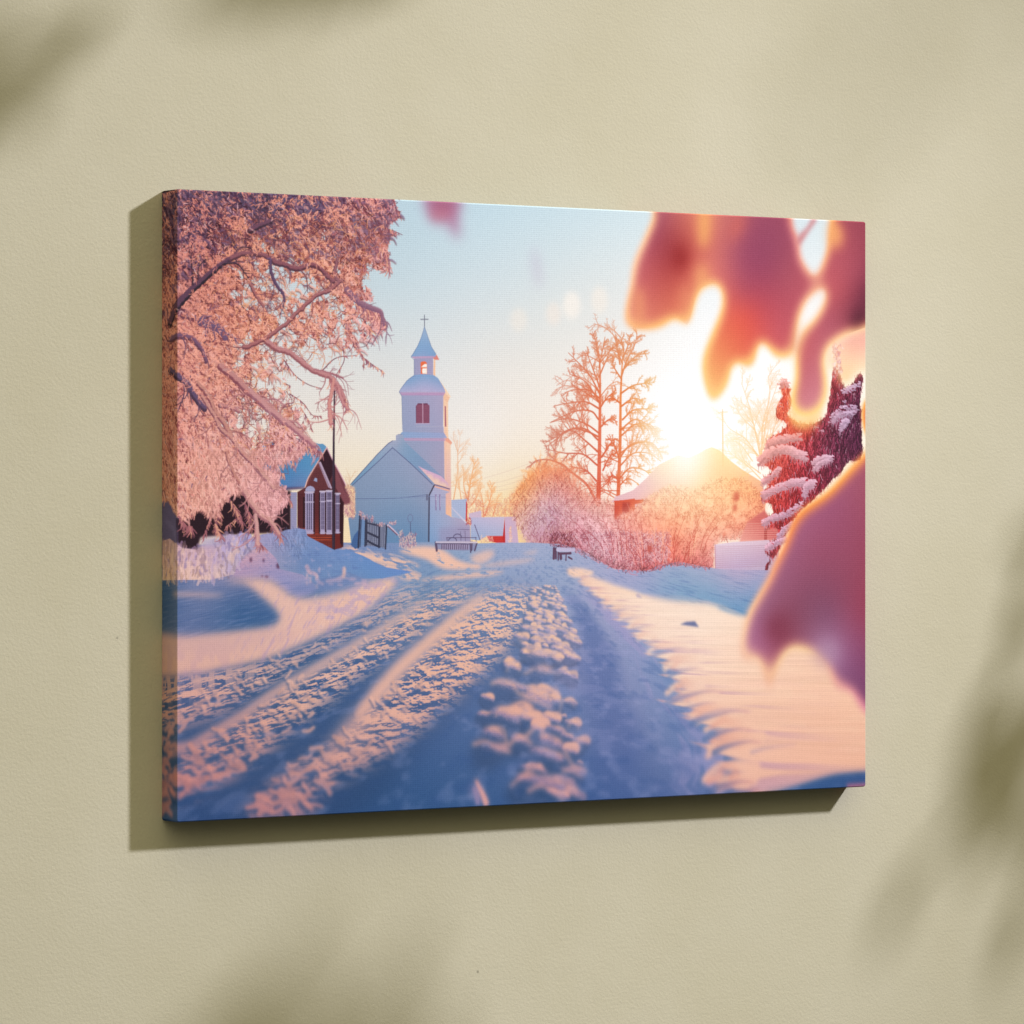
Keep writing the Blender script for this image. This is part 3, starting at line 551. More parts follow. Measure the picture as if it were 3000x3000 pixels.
# shadow hollow upon the drift and its soft shading
comp(bank * sm(.45, .7, fbm(PX / 22., PY / 50., 71, 3)) * sm(1830, 1960, PY) * .30, C(188, 150, 170)); comp(patch([(340, 1880), (620, 1872), (830, 1850), (840, 1880), (600, 1905), (340, 1915)], soft=12) * .3, C(176, 146, 168))
# folds and crumbs on the drift
fold = fbm((PX + PY * .5) / 15., PY / 46., 170, 3, .55); fold = fold - np.roll(fold, 4, 1)
comp(bank * sm(.03, .22, fold) * sm(620, 820, PX) * .5, C(176, 150, 184)); comp(bank * sm(.05, .3, -fold) * sm(700, 900, PX) * .5, C(246, 206, 184))
comp(bank * sm(.46, .66, fbm(PX / 30., PY / 18., 175, 4, .6)) * sm(860, 1000, PX) * .5, C(168, 152, 192))
# clods on the two left tracks: short pink slugs with blue shade
S = Strokes(); S2 = Strokes()
def clod(x, y, l, w, th, k=0, c=None):
    p = P([(x, y)], k)[0]; d = np.array([np.cos(th), np.sin(th)]); n = np.array([-d[1], d[0]]); bd = rg.uniform(-.3, .3)
    q = spline(np.array([p - d * l / 2, p + n * l * bd * .5, p + d * l / 2])); c = at(lit, p) if c is None else c
    S2.tex(q + np.array([-w * .45, w * .55]), w * .9, w * .8, at(shade, p) * .9); S.tex(q, w, w * .8, np.minimum(c * rg.uniform(.93, 1.04), 1))
for i in range(330):
    t = rg.rand() ** 1.1; y = 2380 - t * 640; u = rg.rand()
    if i % 3 == 0: xa, xb = np.interp(y, [1760, 1860, 1960, 2060, 2150], [1180, 1000, 780, 560, 430]), np.interp(y, [1760, 1880, 1960, 2100, 2150], [1230, 1000, 860, 600, 480])
    elif i % 3 == 1: xa, xb = np.interp(y, [1740, 1905, 2090, 2270, 2400], [1290, 1010, 700, 470, 300]), np.interp(y, [1745, 1890, 2080, 2250, 2360], [1380, 1180, 930, 720, 470])
    else: xa, xb = np.interp(y, [1740, 1980, 2250, 2400], [1430, 1150, 860, 700]), np.interp(y, [1760, 1980, 2160, 2310, 2400], [1580, 1400, 1190, 960, 880])
    x = xa + (xb - xa) * u + rg.randn() * 12; s = np.clip((y - 1590) / 700., .12, 1.2)
    if x < 400: continue
    clod(x, y, 24 * s * rg.uniform(.5, 1.4), 11 * s * rg.uniform(.6, 1.3), rg.uniform(.1, 1.1) if rg.rand() < .7 else rg.uniform(2.2, 3.0))
S2.flush(.55, soft=1.8); S.flush(.75, soft=1.5)
# hand placed clods near the left edge
for (x, y, l, w, th) in [(1200, 490, 60, 26, .9), (1060, 1070, 1, 1, 0)]: pass
for (x, y, l, w, th) in [(460, 700, 26, 20, .3), (590, 720, 40, 18, .4), (700, 735, 34, 28, -.2), (590, 810, 46, 20, -.3), (880, 600, 44, 26, 1.0), (1120, 490, 50, 24, .6), (1180, 465, 40, 20, .9), (1210, 800, 40, 14, .5), (1310, 840, 52, 18, .9), (620, 1140, 52, 40, 1.1), (760, 1060, 60, 60, .6), (850, 1180, 80, 34, 1.0), (800, 1270, 60, 26, .9),
                         (930, 1170, 52, 24, 1.2), (1000, 1120, 50, 26, 1.0), (1090, 1080, 50, 24, .8), (1200, 950, 60, 30, .5), (930, 950, 50, 30, 1.2), (560, 1440, 50, 26, .9), (700, 1390, 60, 26, -.3), (490, 1480, 24, 24, 0), (450, 880, 26, 20, .2), (1400, 1020, 110, 34, -.25), (1290, 1290, 80, 30, -.2), (1460, 1160, 120, 40, -.1), (1150, 1400, 70, 24, .1)]:
    clod(x, y, l * .22, w * .24, th, 7)
S2.flush(.6, soft=2.4); S.flush(.85, soft=2.0)
# ---- the chain of snow lumps along the middle
def lump(x, y, rx, ry, k=8, rim=.26, rot=0., blue=None):
    t = np.linspace(-np.pi, np.pi, 18, endpoint=False); rad = (1 + .16 * np.sin(2 * t + rg.rand() * 6) + .12 * np.sin(3 * t + rg.rand() * 6) + .05 * np.sin(5 * t + rg.rand() * 6)) * rg.uniform(.72, 1.2)
    p = np.stack([x + rx * rad * np.cos(t), y + ry * rad * np.sin(t)], 1); sc = P([(x, y), (x + rx, y)], k); rp = np.hypot(*(sc[1] - sc[0]))
    q = spline(P(p, k), True, 4); m = blur(mask(q, 2), max(.8, rp * .11)); c = at(lit, sc[0]); b = at(shade, sc[0]) * 1.02 if blue is None else blue
    g = ((XX - sc[0, 0]) * .38 - (YY - sc[0, 1]) * 1.15) / rp + (fine - .5) * .25
    dsh = blur(mask(q + np.array([-.15 * rp, .30 * rp]), 2), max(1.5, rp * .25)); comp(dsh * .75, at(shade, sc[0]) * .78)
    t_ = sm(-.12, .72, g)[..., None]; mid = c * .45 + b * .55 + np.array([.02, -.01, .02])
    body_ = np.where(t_ < .5, b * .86 * (1 - 2 * t_) + mid * 2 * t_, mid * (2 - 2 * t_) + c * (2 * t_ - 1))
    comp(m * .97, body_.astype(np.float32))
LP = []
for i in range(190):       # far small ones
    t = rg.rand(); y = 200 + 560 * t; xc = np.interp(y, [190, 350, 560, 760], [1240, 1265, 1300, 1290]); hw = np.interp(y, [190, 350, 560, 760], [90, 130, 190, 190]); LP.append((xc + rg.uniform(-1, 1) * hw, y, np.interp(y, [190, 760], [16, 52]) * rg.uniform(.7, 1.25), np.interp(y, [190, 760], [11, 40]) * rg.uniform(.8, 1.2)))
LP += [(1125, 530, 55, 40), (1195, 640, 62, 45), (1080, 600, 45, 55), (1230, 750, 90, 60), (1310, 740, 70, 60), (1010, 830, 60, 75), (1190, 850, 130, 55), (1380, 860, 55, 50), (1450, 890, 45, 55), (960, 980, 120, 80), (1120, 1010, 85, 75), (1250, 1010, 70, 45), (1180, 1090, 130, 80), (1320, 1080, 60, 90), (1430, 1090, 60, 45), (820, 1060, 50, 70),
       (820, 1200, 60, 50), (990, 1230, 120, 110), (1170, 1240, 75, 70), (1290, 1220, 65, 75), (1390, 1190, 30, 30), (1460, 1250, 45, 45), (840, 1340, 110, 75), (1210, 1300, 60, 80), (1420, 1350, 55, 55), (1320, 1300, 70, 50), (1060, 1390, 95, 70), (1300, 1420, 110, 100), (1520, 1390, 60, 50), (840, 1450, 140, 80), (1440, 1460, 55, 60), (1240, 1500, 110, 80), (1520, 1540, 20, 20),
       (1200, 1600, 75, 70), (1130, 1590, 50, 50), (1450, 1620, 95, 60), (1100, 1700, 110, 80), (1230, 1730, 150, 70), (1400, 1690, 80, 45), (1480, 1790, 70, 55), (1340, 1790, 60, 50)]
for q in sorted(LP, key=lambda v: v[1]): lump(q[0], q[1], q[2] * (1.18 if q[1] > 800 else 1.05), q[3] * (1.25 if q[1] > 800 else 1.08))
S = Strokes()     # lit rims picked out on the nearest lumps
for pl, w in (([(880, 1170), (900, 1135), (960, 1120), (1040, 1135), (1100, 1175)], 26), ([(850, 1270), (930, 1270), (955, 1330), (960, 1390)], 30), ([(715, 1390), (800, 1370), (900, 1420), (990, 1450)], 38), ([(990, 1390), (1030, 1350), (1100, 1345), (1150, 1385)], 40), ([(1110, 1330), (1170, 1270), (1220, 1230), (1230, 1320)], 42),
              ([(1100, 1190), (1150, 1170), (1230, 1185)], 26), ([(850, 930), (930, 915), (1010, 945), (1050, 1010)], 30), ([(1070, 1010), (1180, 1060), (1290, 1110)], 36), ([(1330, 960), (1370, 1060), (1365, 1170)], 26), ([(965, 830), (985, 765), (1030, 770), (1060, 830)], 24), ([(1100, 860), (1170, 820), (1260, 835), (1350, 850), (1390, 830)], 24),
              ([(1060, 590), (1110, 640), (1200, 710), (1270, 690), (1370, 760)], 26), ([(1110, 1590), (1180, 1560), (1230, 1580)], 44), ([(1000, 1700), (1090, 1630), (1170, 1610)], 36), ([(1130, 1740), (1230, 1700), (1330, 1760), (1390, 1810)], 48), ([(1390, 1590), (1460, 1590), (1530, 1640)], 40), ([(1330, 1640), (1420, 1680), (1500, 1720)], 38), ([(1420, 1730), (1500, 1780), (1550, 1810)], 40),
              ([(735, 1670), (760, 1720), (800, 1800), (815, 1840)], 46), ([(1400, 1420), (1430, 1500), (1470, 1560)], 36), ([(1440, 1420), (1500, 1370), (1570, 1350)], 30), ([(1380, 1060), (1440, 1065), (1480, 1110)], 18), ([(1430, 1260), (1450, 1215), (1500, 1230), (1505, 1280)], 20)):
    c = at(lit, P([pl[1]], 8)[0]); S.line(pl, w * .34, w * .26, np.minimum(c * 1.0, 1), k=8)
S.flush(.6, soft=4)
fill([(680, 1720), (735, 1690), (790, 1790), (800, 1840), (700, 1800)], C(150, 132, 164), 8, a=.6, smooth=True, soft=7)
# ---- right bank: sunlit top that ends in finger-like edges over the shaded road cut
fing = [(1340, 1560), (1430, 75), (1500, 66), (1630, 90)]
S = Strokes()
top = patch([(1660, 1670), (1690, 1664), (1740, 1676), (1715, 1690), (1676, 1690)], 0, 3); comp(top, lit)
eyb = np.array([1690, 1700, 1720, 1745, 1765, 1790, 1815, 1840, 1870, 1910, 1955, 2000, 2040, 2070, 2100, 2150, 2185, 2225, 2260, 2300, 2330]); exb = np.array([1690, 1694, 1706, 1742, 1760, 1794, 1812, 1842, 1862, 1906, 1930, 1950, 1968, 1998, 2022, 2056, 2082, 2088, 2100, 2080, 2110])
sz = np.clip((PY - 1600) / 600., .1, 1.1); bd = PX - np.interp(PY, eyb, exb).astype(np.float32)
bq = np.clip(bd / (150 * sz + 20), -1.2, 4)
ys = PY + (70 * sz + 5) * (1 - np.exp(-np.clip(bq, -.6, 4) * 1.1)) + 14 * sz * (fbm(PX / 160., PY / 160., 130, 2) - .5)
stk = fbm(bd / (330 * sz + 60), ys / (34 * sz + 7), 111, 2, .5); stk2 = fbm(bd / (260 * sz + 50), ys / (13 * sz + 3), 117, 3, .5)
cut = (stk - .5) * 2.0 + (stk2 - .5) * .5
bm0 = sm(-.25, .25, bd / (150 * sz) - .30 + cut * .75)
topcut = poly([(1690, 1697), (1740, 1692), (1800, 1714), (1850, 1729), (1890, 1745), (1960, 1761), (2080, 1771), (2120, 1789), (2190, 1809), (2320, 1830), (2700, 1870), (2700, 2256), (2540, 2262), (2440, 2272), (2340, 2300), (2240, 2330), (2080, 2345), (1400, 2340), (1600, 1800)], 0, smooth=True, soft=4)
bankR = blur(bm0 * topcut, 1.6)
bfold = sm(.50, .28, stk) * sm(460, 120, bd / sz) * sm(-40, 30, bd)
wallm = ground * sm(1700, 1790, PY) * (1 - bankR); sv = fbm(bd / (26 * sz + 4), PY / 120., 180, 3, .5)
comp(wallm * sm(-210, -30, bd / sz) * sm(90, 20, bd / sz) * (.30 + .5 * sm(.42, .62, sv)) * .75, C(162, 150, 190)); comp(wallm * sm(-420, -300, bd / sz) * sm(-150, -250, bd / sz) * .5, C(74, 98, 150))
comp(bankR, lit * (1 - .05 * np.clip(stk2 - .5, -1, 1)[..., None] * 2)); comp(bankR * bfold * .55, C(176, 138, 164)); comp(sm(.02, .5, bm0) * sm(.98, .5, bm0) * topcut * .35, C(214, 150, 150))
FT = [(1694, 1704, 40, 10), (1700, 1716, 50, 10), (1738, 1743, 60, 11), (1752, 1761, 64, 12), (1762, 1776, 50, 12), (1790, 1787, 70, 13), (1800, 1800, 60, 12), (1812, 1812, 76, 14), (1838, 1838, 80, 16), (1850, 1868, 110, 18), (1880, 1880, 70, 14), (1900, 1908, 120, 20), (1922, 1953, 130, 24), (1950, 1966, 110, 20),
      (1940, 2040, 180, 26), (1958, 2062, 130, 22), (1988, 2068, 110, 18), (2012, 2098, 180, 28), (2030, 2118, 120, 20), (2050, 2146, 150, 26), (2078, 2182, 150, 28), (2072, 2222, 150, 30), (2058, 2296, 150, 34), (2104, 2318, 120, 30), (2086, 2262, 110, 26)]
for (x, y, l, w) in FT:       # lobes of the crest reaching down into the shaded cut
    for j in range(2):
        e = rg.uniform(-.75, -.25); l_ = l * rg.uniform(.7, 1.15); o = rg.randn(2) * w * .35 + j * np.array([w * .7, -w * .5]); c = at(lit, P([(x + 60, y)])[0]) * rg.uniform(.95, 1.0) * (np.array([.97, .89, .90]) if j else 1)
        S.line([(x + o[0] + 8, y + o[1]), (x + l_ * .25 + o[0], y + e * l_ * .26 + o[1]), (x + l_ * .6, y + e * l_ * .42), (x + l_ * .9, y + e * l_ * .41)], w * .6, w * rg.uniform(.9, 1.3), np.minimum(c, 1), at(lit, P([(x + l_ * .9 + 10, y + e * l_ * .41)])[0]))
S.flush(.92, soft=4)
for i_, (x, y, l, w) in enumerate(FT):
    if w < 13 or i_ % 3 == 0: continue
    q = P([(x + w * .5, y + w * .8), (x + l * .3, y - l * .05 + w * .5), (x + l * .7, y - l * .16 + w * .55), (x + l * 1.0, y - l * .15 + w * .5)])
    S.tex(spline(q), w * .5, w * .10, at(shade, P([(x - 30, y + 30)])[0]), at(lit, q[-1]) * np.array([.88, .8, .88]))
S.flush(.8, soft=3)
for pl, w in (([(2026, 2110), (2080, 2088), (2130, 2078), (2200, 2084)], 12), ([(2200, 2204), (2250, 2190), (2330, 2180)], 13), ([(1948, 1972), (1985, 1960), (2040, 1956)], 9)):
    S.line(pl, w * .5, w * .3, C(112, 118, 164), C(196, 150, 166))
S.flush(.6, soft=3.5)
for i in range(60):    # fine wind grain on the bank
    x = rg.uniform(1850, 2500); y = np.interp(x, [1850, 2100, 2500], [1800, 2000, 2150]) + rg.randn() * 70; S.line([(x, y + 6), (x + 70, y - 4), (x + 150, y + 2)], 3, 5, C(*[(250, 216, 186), (236, 186, 164), (226, 176, 166)][rg.randint(3)]))
S.flush(.28, soft=4, m=bankR)
fill([(1992, 1830), (2010, 1822), (2036, 1820), (2048, 1838), (2020, 1834)], C(112, 118, 152), soft=2); fill([(1862, 1742), (1870, 1738), (1882, 1752), (1866, 1750)], C(170, 160, 184), soft=1.5)
S.line([(1800, 1724), (1900, 1750), (2020, 1764), (2100, 1772), (2180, 1806)], 7, 5, C(246, 204, 176)); S.line([(1890, 1742), (2000, 1750), (2080, 1764)], 3, 3, C(226, 186, 180)); S.flush(.6, soft=3)
fill([(2240, 2330), (2340, 2306), (2440, 2276), (2700, 2250), (2700, 2420), (2240, 2420)], shade, soft=10, smooth=False)
fill([(2480, 2296), (2700, 2286), (2700, 2400), (2490, 2400)], C(196, 112, 130), a=.7, soft=3)
# soft undulation in the shaded road and the cut
comp(poly([(1560, 1720), (1680, 1700), (1760, 1800), (1880, 1930), (1960, 2060), (2060, 2200), (2090, 2350), (1500, 2390), (1560, 2000)], 0, smooth=True, soft=16) * sm(.5, .75, fbm(PX / 60., PY / 26., 91, 3)) * .25, C(150, 150, 192))
comp(ground * (1 - L) * sm(.55, .8, fbm(gl * 16, gd * 22, 93, 3)) * .22 * (1 - bankR), C(160, 160, 200)); comp(ground * (1 - L) * sm(.5, .2, fbm(gl * 13, gd * 18, 95, 3)) * .2 * (1 - bankR), C(50, 84, 138))

# ---- left house
fill([(330, 1430), (540, 1430), (560, 1660), (330, 1660)], C(110, 100, 138), soft=4)
fill([(150, 980), (150, 1150), (200, 1200), (300, 1215), (330, 1120), (560, 1100), (1010, 1080), (1010, 770), (700, 740), (400, 800)], C(50, 30, 40), 4, soft=2)
fill([(0, 980), (60, 1000), (150, 1060), (150, 1180), (90, 1060), (0, 1010)], C(120, 110, 150), 4, soft=3)
hb = field([(870, 1300, (92, 138, 182)), (900, 1370, (90, 142, 186)), (960, 1300, (104, 148, 186)), (830, 1400, (80, 130, 180)), (880, 1420, (104, 130, 176))])
fill([(0, 90), (200, 60), (480, 30), (750, 100), (800, 98), (845, 130), (850, 150), (780, 270), (600, 560), (545, 710), (460, 715), (190, 735), (-200, 735), (-300, 300)], hb, 11)
fill([(190, 720), (460, 710), (545, 712), (555, 735), (190, 760), (-100, 770)], C(84, 74, 108), 11, soft=1.5)
# gable
fill([(855, 150), (935, 320), (970, 390), (1110, 660), (1195, 880), (1185, 945), (1100, 950), (1090, 1560), (960, 1600), (800, 1510), (580, 1400), (440, 1290), (440, 780), (550, 720), (600, 560), (780, 270)], field([(900, 1350, (66, 36, 46)), (930, 1330, (72, 40, 50)), (900, 1420, (100, 54, 58)), (950, 1400, (92, 50, 58)), (990, 1440, (92, 50, 58)), (890, 1500, (104, 46, 48)), (960, 1520, (86, 40, 46)), (1000, 1560, (76, 34, 40)), (930, 1580, (150, 66, 48))]), 11)
fill([(855, 150), (935, 320), (945, 520), (890, 640), (820, 480), (740, 370)], C(60, 32, 44), 11)
fill([(735, 370), (600, 580), (560, 720), (600, 760), (860, 740), (880, 700)], C(118, 68, 70), 11); fill([(440, 780), (545, 780), (545, 1290), (440, 1290)], C(98, 50, 54), 11)
fill([(975, 395), (1110, 660), (1195, 870), (1185, 945), (1110, 950), (985, 720)], C(128, 78, 86), 11)
fill([(580, 1390), (925, 1385), (925, 1590), (800, 1510), (640, 1470)], C(126, 58, 48), 11); fill([(975, 1380), (1060, 1370), (1050, 1570), (975, 1595)], C(120, 50, 46), 11)
S = Strokes()
for i in range(26):
    y = 440 + i * 13.0; xl = np.interp(y, [370, 720], [735, 570]); xr = np.interp(y, [370, 720], [735, 870])
    S.line([(xl, y), (xr, y + 8)], 1.3, 1.3, C(84, 42, 50), k=11)
for i in range(34): S.line([(446, 800 + i * 15), (540, 802 + i * 15)], 1.3, 1.2, C(78, 36, 42), k=11); S.line([(690, 790 + i * 17), (745, 790 + i * 17)], 1.3, 1.2, C(96, 46, 50), k=11)
for i in range(12): S.line([(590, 1400 + i * 17), (920, 1402 + i * 17)], 1.3, 1.3, C(196, 96, 60) if i in (1, 3) else C(90, 36, 38), k=11); S.line([(978, 1390 + i * 17), (1060, 1384 + i * 17)], 1.2, 1.2, C(80, 34, 38), k=11)
for i in range(16): S.line([(985 + i * 8, 440 + i * 22), (1010 + i * 11, 445 + i * 26)], 1.3, 1.3, C(94, 52, 64), k=11)
S.flush(.85)
fill([(666, 780), (690, 770), (690, 1380), (668, 1380)], C(66, 34, 44), 11); fill([(745, 790), (765, 780), (765, 1370), (745, 1375)], C(50, 28, 38), 11); fill([(830, 790), (850, 790), (850, 1370), (830, 1370)], C(50, 28, 38), 11); fill([(1040, 850), (1092, 950), (1085, 1560), (1045, 1500)], C(58, 28, 36), 11); fill([(520, 850), (548, 850), (548, 1290), (520, 1290)], C(56, 30, 38), 11)
fill([(345, 785), (435, 785), (432, 1290), (400, 1330), (345, 1320)], C(150, 146, 178), 11)
fill([(735, 365), (770, 350), (930, 720), (925, 740), (880, 715)], C(176, 156, 176), 11); S.line([(745, 375), (895, 715)], 1.5, 1.5, C(110, 84, 106), k=11)
for (x0, x1, y0, y1, rows) in ((552, 664, 780, 1375, 8), (765, 830, 770, 1375, 8), (852, 930, 760, 1380, 8), (980, 1035, 800, 1370, 8)):
    fill([(x0, y0), (x1, y0), (x1, y1), (x0, y1)], C(166, 154, 186), 11); wx = (x1 - x0)
    for cx_ in (.22, .48, .74):
        for r_ in range(rows):
            ya = y0 + 30 + (y1 - y0 - 90) * r_ / rows; yb = ya + (y1 - y0 - 90) / rows * .8
            S.line([(x0 + wx * cx_, ya), (x0 + wx * cx_, yb)], 3.0 if wx > 70 else 2.0, 3.0 if wx > 70 else 2.0, C(62, 52, 76), k=11)
    S.line([(x0 - 4, y0 + 140), (x1 + 4, y0 + 140)], 2.6, 2.6, C(186, 174, 200), k=11); S.line([(x0 - 6, y0), (x1 + 6, y0)], 4, 4, C(196, 184, 204), k=11); S.line([(x0 - 4, y1 - 20), (x1 + 4, y1 - 20)], 3, 3, C(186, 172, 196), k=11)
S.line([(x0, y0), (x0, y1)], 1, 1, C(90, 70, 90), k=11); S.flush(.9)
fill([(570, 720), (620, 695), (675, 720), (680, 770), (560, 770)], C(160, 158, 190), 11, smooth=True); fill([(670, 620), (690, 580), (720, 590), (720, 640)], C(150, 158, 192), 11)
S.line([(855, 150), (780, 270), (600, 565), (550, 700)], 3.2, 3.2, C(226, 176, 172), k=11)
S.line([(855, 150), (935, 320), (1000, 440), (1110, 650), (1195, 860)], 3.0, 3.0, C(206, 160, 176), k=11); S.line([(1195, 860), (1185, 945), (1100, 955)], 2.4, 2.4, C(110, 66, 76), k=11)
for i in range(26):
    y = 470 + i * 9.5; x = np.interp(y, [270, 565, 700], [780, 600, 550]); S.line([(x, y), (x + rg.uniform(-10, 10), y - rg.uniform(4, 20))], 2.2, 1.2, C(232, 184, 172), k=11)
S.flush(.9)
# shrub between house and church
mm = poly([(1110, 700), (1180, 680), (1250, 720), (1255, 1100), (1230, 1140), (1150, 1130), (1100, 1080), (1100, 970), (1190, 950), (1195, 860)], 11, soft=2); comp(mm * .9, field([(1030, 1440, (236, 196, 156)), (1020, 1500, (206, 160, 166)), (1035, 1470, (228, 184, 150))]))
dabs(mm, 260, rg, lambda p, R: C(*[(244, 206, 160), (190, 130, 130), (226, 170, 150), (150, 104, 120)][R.randint(4)]), (4, 10), (.8, 1.5), (-140, -40), a=.8)
S = Strokes()
for q in ([(1150, 740), (1175, 600), (1130, 440)], [(1170, 640), (1210, 560), (1260, 470)], [(1150, 700), (1120, 600), (1110, 560)]): grow(S, P(q, 11), 1.8, 1, lambda q_: C(216, 172, 140), n=(2, 4), rnd=rg)
S.flush(.8)
# gate, fence and small shrubs
gy = C(116, 122, 146); gdk = C(54, 54, 74)
fill([(1195, 1530), (1240, 1400), (1300, 1320), (1310, 1560), (1260, 1590)], C(74, 104, 150), 11)
fill([(1310, 1120), (1400, 1150), (1400, 1530), (1310, 1560)], C(112, 138, 178), 11)
fill([(1400, 1160), (1500, 1150), (1510, 1210), (1600, 1240), (1700, 1240), (1690, 1580), (1590, 1560), (1410, 1530)], gy, 11)
for i in range(22):
    x = 1415 + i * 13; S.line([(x, 1190 + max(0, x - 1500) * .3 + rg.uniform(-10, 10)), (x - 3, 1540)], 1.3, 1.3, gdk if i % 2 else C(160, 160, 180), k=11)
for pl, w in (([(1325, 1090), (1300, 1560)], 7), ([(1345, 1100), (1325, 1550)], 3), ([(1405, 1150), (1395, 1540)], 6), ([(1425, 1180), (1412, 1530)], 4), ([(1420, 1215), (1595, 1255)], 5), ([(1430, 1350), (1580, 1420)], 7), ([(1430, 1470), (1520, 1520), (1600, 1555)], 7), ([(1600, 1240), (1590, 1560)], 6), ([(1700, 1250), (1685, 1580)], 6)):
    S.line(pl, w * .8, w * .8, gdk, k=11)
S.line([(1720, 1250), (1790, 1310), (1860, 1380)], 6, 4, C(206, 184, 204), k=11); S.line([(1720, 1265), (1790, 1330), (1850, 1385)], 3, 3, C(120, 84, 100), k=11); S.flush(.9)
for i in range(200):
    cx0, cy0, sx, sy = [(1335, 1085, 20, 35), (1400, 1130, 40, 30), (1620, 1230, 40, 30), (1780, 1210, 50, 24), (1495, 1150, 12, 40)][rg.randint(5)]
    x = cx0 + rg.randn() * sx * .6; y = cy0 + rg.randn() * sy * .5; S.line([(x, y), (x + rg.uniform(-14, 14), y + rg.uniform(4, 22))], 2.2, 1.2, C(*[(230, 182, 176), (196, 150, 160), (150, 110, 130)][rg.randint(3)]), k=11)
for i in range(260):
    x = rg.uniform(570, 770); top_ = 1180 if x < 620 else (1240 if x < 690 else 1210); y = rg.uniform(top_, 1370); S.line([(x, y), (x + rg.uniform(-16, 16), y - rg.uniform(8, 30))], 2.0, 1.1, C(*[(238, 192, 170), (190, 140, 150), (226, 176, 168), (140, 104, 128)][rg.randint(4)]), k=13)
t = np.linspace(0, 6.28, 26); S.line(np.stack([700 + 28 * np.cos(t), 1035 + 44 * np.sin(t)], 1), 1.4, 1.4, C(110, 108, 140), k=13); S.line([(700, 1080), (706, 1200)], 2, 2, C(84, 84, 112), k=13)
S.flush(.85)
# low fence by the church
fill([(1000, 1320), (1450, 1310), (1440, 1400), (1300, 1405), (1010, 1390)], C(140, 136, 166), 13, a=.8)
for i in range(26): S.line([(1060 + i * 12, 1325), (1058 + i * 12, 1385)], 2.2, 2.2, C(*[(86, 62, 84), (170, 150, 176)][i % 2]), k=13)
for pl, w in (([(990, 1310), (1000, 1400)], 9), ([(1380, 1300), (1385, 1420)], 5), ([(1400, 1300), (1395, 1400)], 5), ([(1455, 1320), (1430, 1400)], 6), ([(1000, 1322), (1380, 1326)], 3), ([(1110, 1255), (1450, 1255)], 2.4), ([(1115, 1255), (1120, 1300)], 2.4), ([(1440, 1250), (1450, 1310)], 2.4), ([(1240, 1160), (1370, 1165)], 1.4), ([(1270, 1190), (1275, 1300)], 1.6), ([(1320, 1180), (1325, 1300)], 1.6)):
    S.line(pl, w * .8, w * .8, C(92, 76, 100), k=13)
S.line([(995, 1306), (1455, 1306)], 4, 4, C(206, 190, 206), k=13)
for (a_, b_) in ((1235, 1250), (1180, 1290)):
    t = np.linspace(np.pi, 2 * np.pi, 14); S.line(np.stack([a_ + 45 * np.cos(t), b_ + 36 * np.sin(t)], 1), 2.4, 2.4, C(84, 76, 104), k=13)
S.flush(.9)
# hem of the frosted bushes over the verge
S = Strokes()
for i in range(520):
    t = rg.rand(); x = 1640 + 440 * t; y = np.interp(x, [1640, 1700, 1760, 1830, 1900, 1980, 2040, 2080], [1600, 1616, 1646, 1672, 1668, 1650, 1656, 1664]) + rg.randn() * 5; th = rg.normal(-1.5, .7); l = rg.uniform(6, 26)
    S.line([(x, y), (x + l * np.cos(th), y + l * np.sin(th))], 2.0, 1.1, at(bush_c, P([(x, y - 14)])[0]) * (rg.uniform(.55, .8) if rg.rand() < .45 else rg.uniform(.95, 1.15)))
S.flush(.8)
# small dark bench at the right verge
for pl, w in (([(1320, 1150), (1318, 1225)], 8), ([(1335, 1150), (1335, 1225)], 6), ([(1352, 1130), (1352, 1235)], 5), ([(1358, 1188), (1445, 1186)], 7), ([(1370, 1190), (1372, 1225)], 9), ([(1412, 1190), (1410, 1240)], 4), ([(1430, 1215), (1455, 1230)], 5)):
    S.line(pl, w, w, C(96, 64, 84), k=5)
S.line([(1352, 1158), (1470, 1160)], 12, 10, C(190, 180, 208), k=5); S.flush(.9)
for i in range(240):
    x = rg.uniform(1290, 1460); y = rg.uniform(1040, 1140); S.line([(x, y), (x + rg.uniform(-18, 18), y - rg.uniform(4, 24))], 2, 1.2, C(*[(120, 58, 74), (150, 84, 98), (206, 164, 184), (96, 48, 62)][rg.randint(4)]), k=5)
S.flush(.8)
# flag pole
S.line([(952, 0), (950, 700), (950, 1600)], 6.5, 9, C(58, 44, 58), k=11); S.line([(950, 640), (950, 700)], 9.5, 9.5, C(58, 44, 58), k=11); S.line([(1338, 1560), (1332, 1932)], 5, 6.5, C(80, 58, 72), k=1); S.flush(1)
S.line([(943, 0), (941, 1590)], 1.6, 1.6, C(110, 90, 112), k=11); S.flush(.5)
# snow heaps in front of the house
heap = field([(520, 1640, (214, 172, 170)), (600, 1620, (196, 162, 176)), (700, 1590, (178, 162, 192)), (800, 1590, (150, 148, 186)), (880, 1590, (128, 144, 186)), (900, 1640, (112, 136, 182)), (960, 1640, (116, 140, 186)), (560, 1680, (226, 182, 172))])
fill([(-40, 1150), (60, 1130), (150, 1170), (190, 1200), (240, 1205), (300, 1215), (340, 1180), (420, 1170), (500, 1130), (545, 1095), (600, 1100), (640, 1085), (710, 1095), (720, 1120), (800, 1095), (870, 1090), (920, 1120), (935, 1080), (970, 1065), (1060, 1050), (1120, 1060), (1135, 1110), (1250, 1170), (1340, 1215), (1430, 1210), (1560, 1260), (1700, 1340), (1932, 1380), (1700, 1430), (1560, 1430), (1440, 1380), (1230, 1440), (1200, 1480), (1100, 1400), (930, 1360), (900, 1280), (840, 1220), (760, 1200), (700, 1220), (610, 1310), (580, 1400), (400, 1440), (150, 1440), (-40, 1450)], heap, 4)
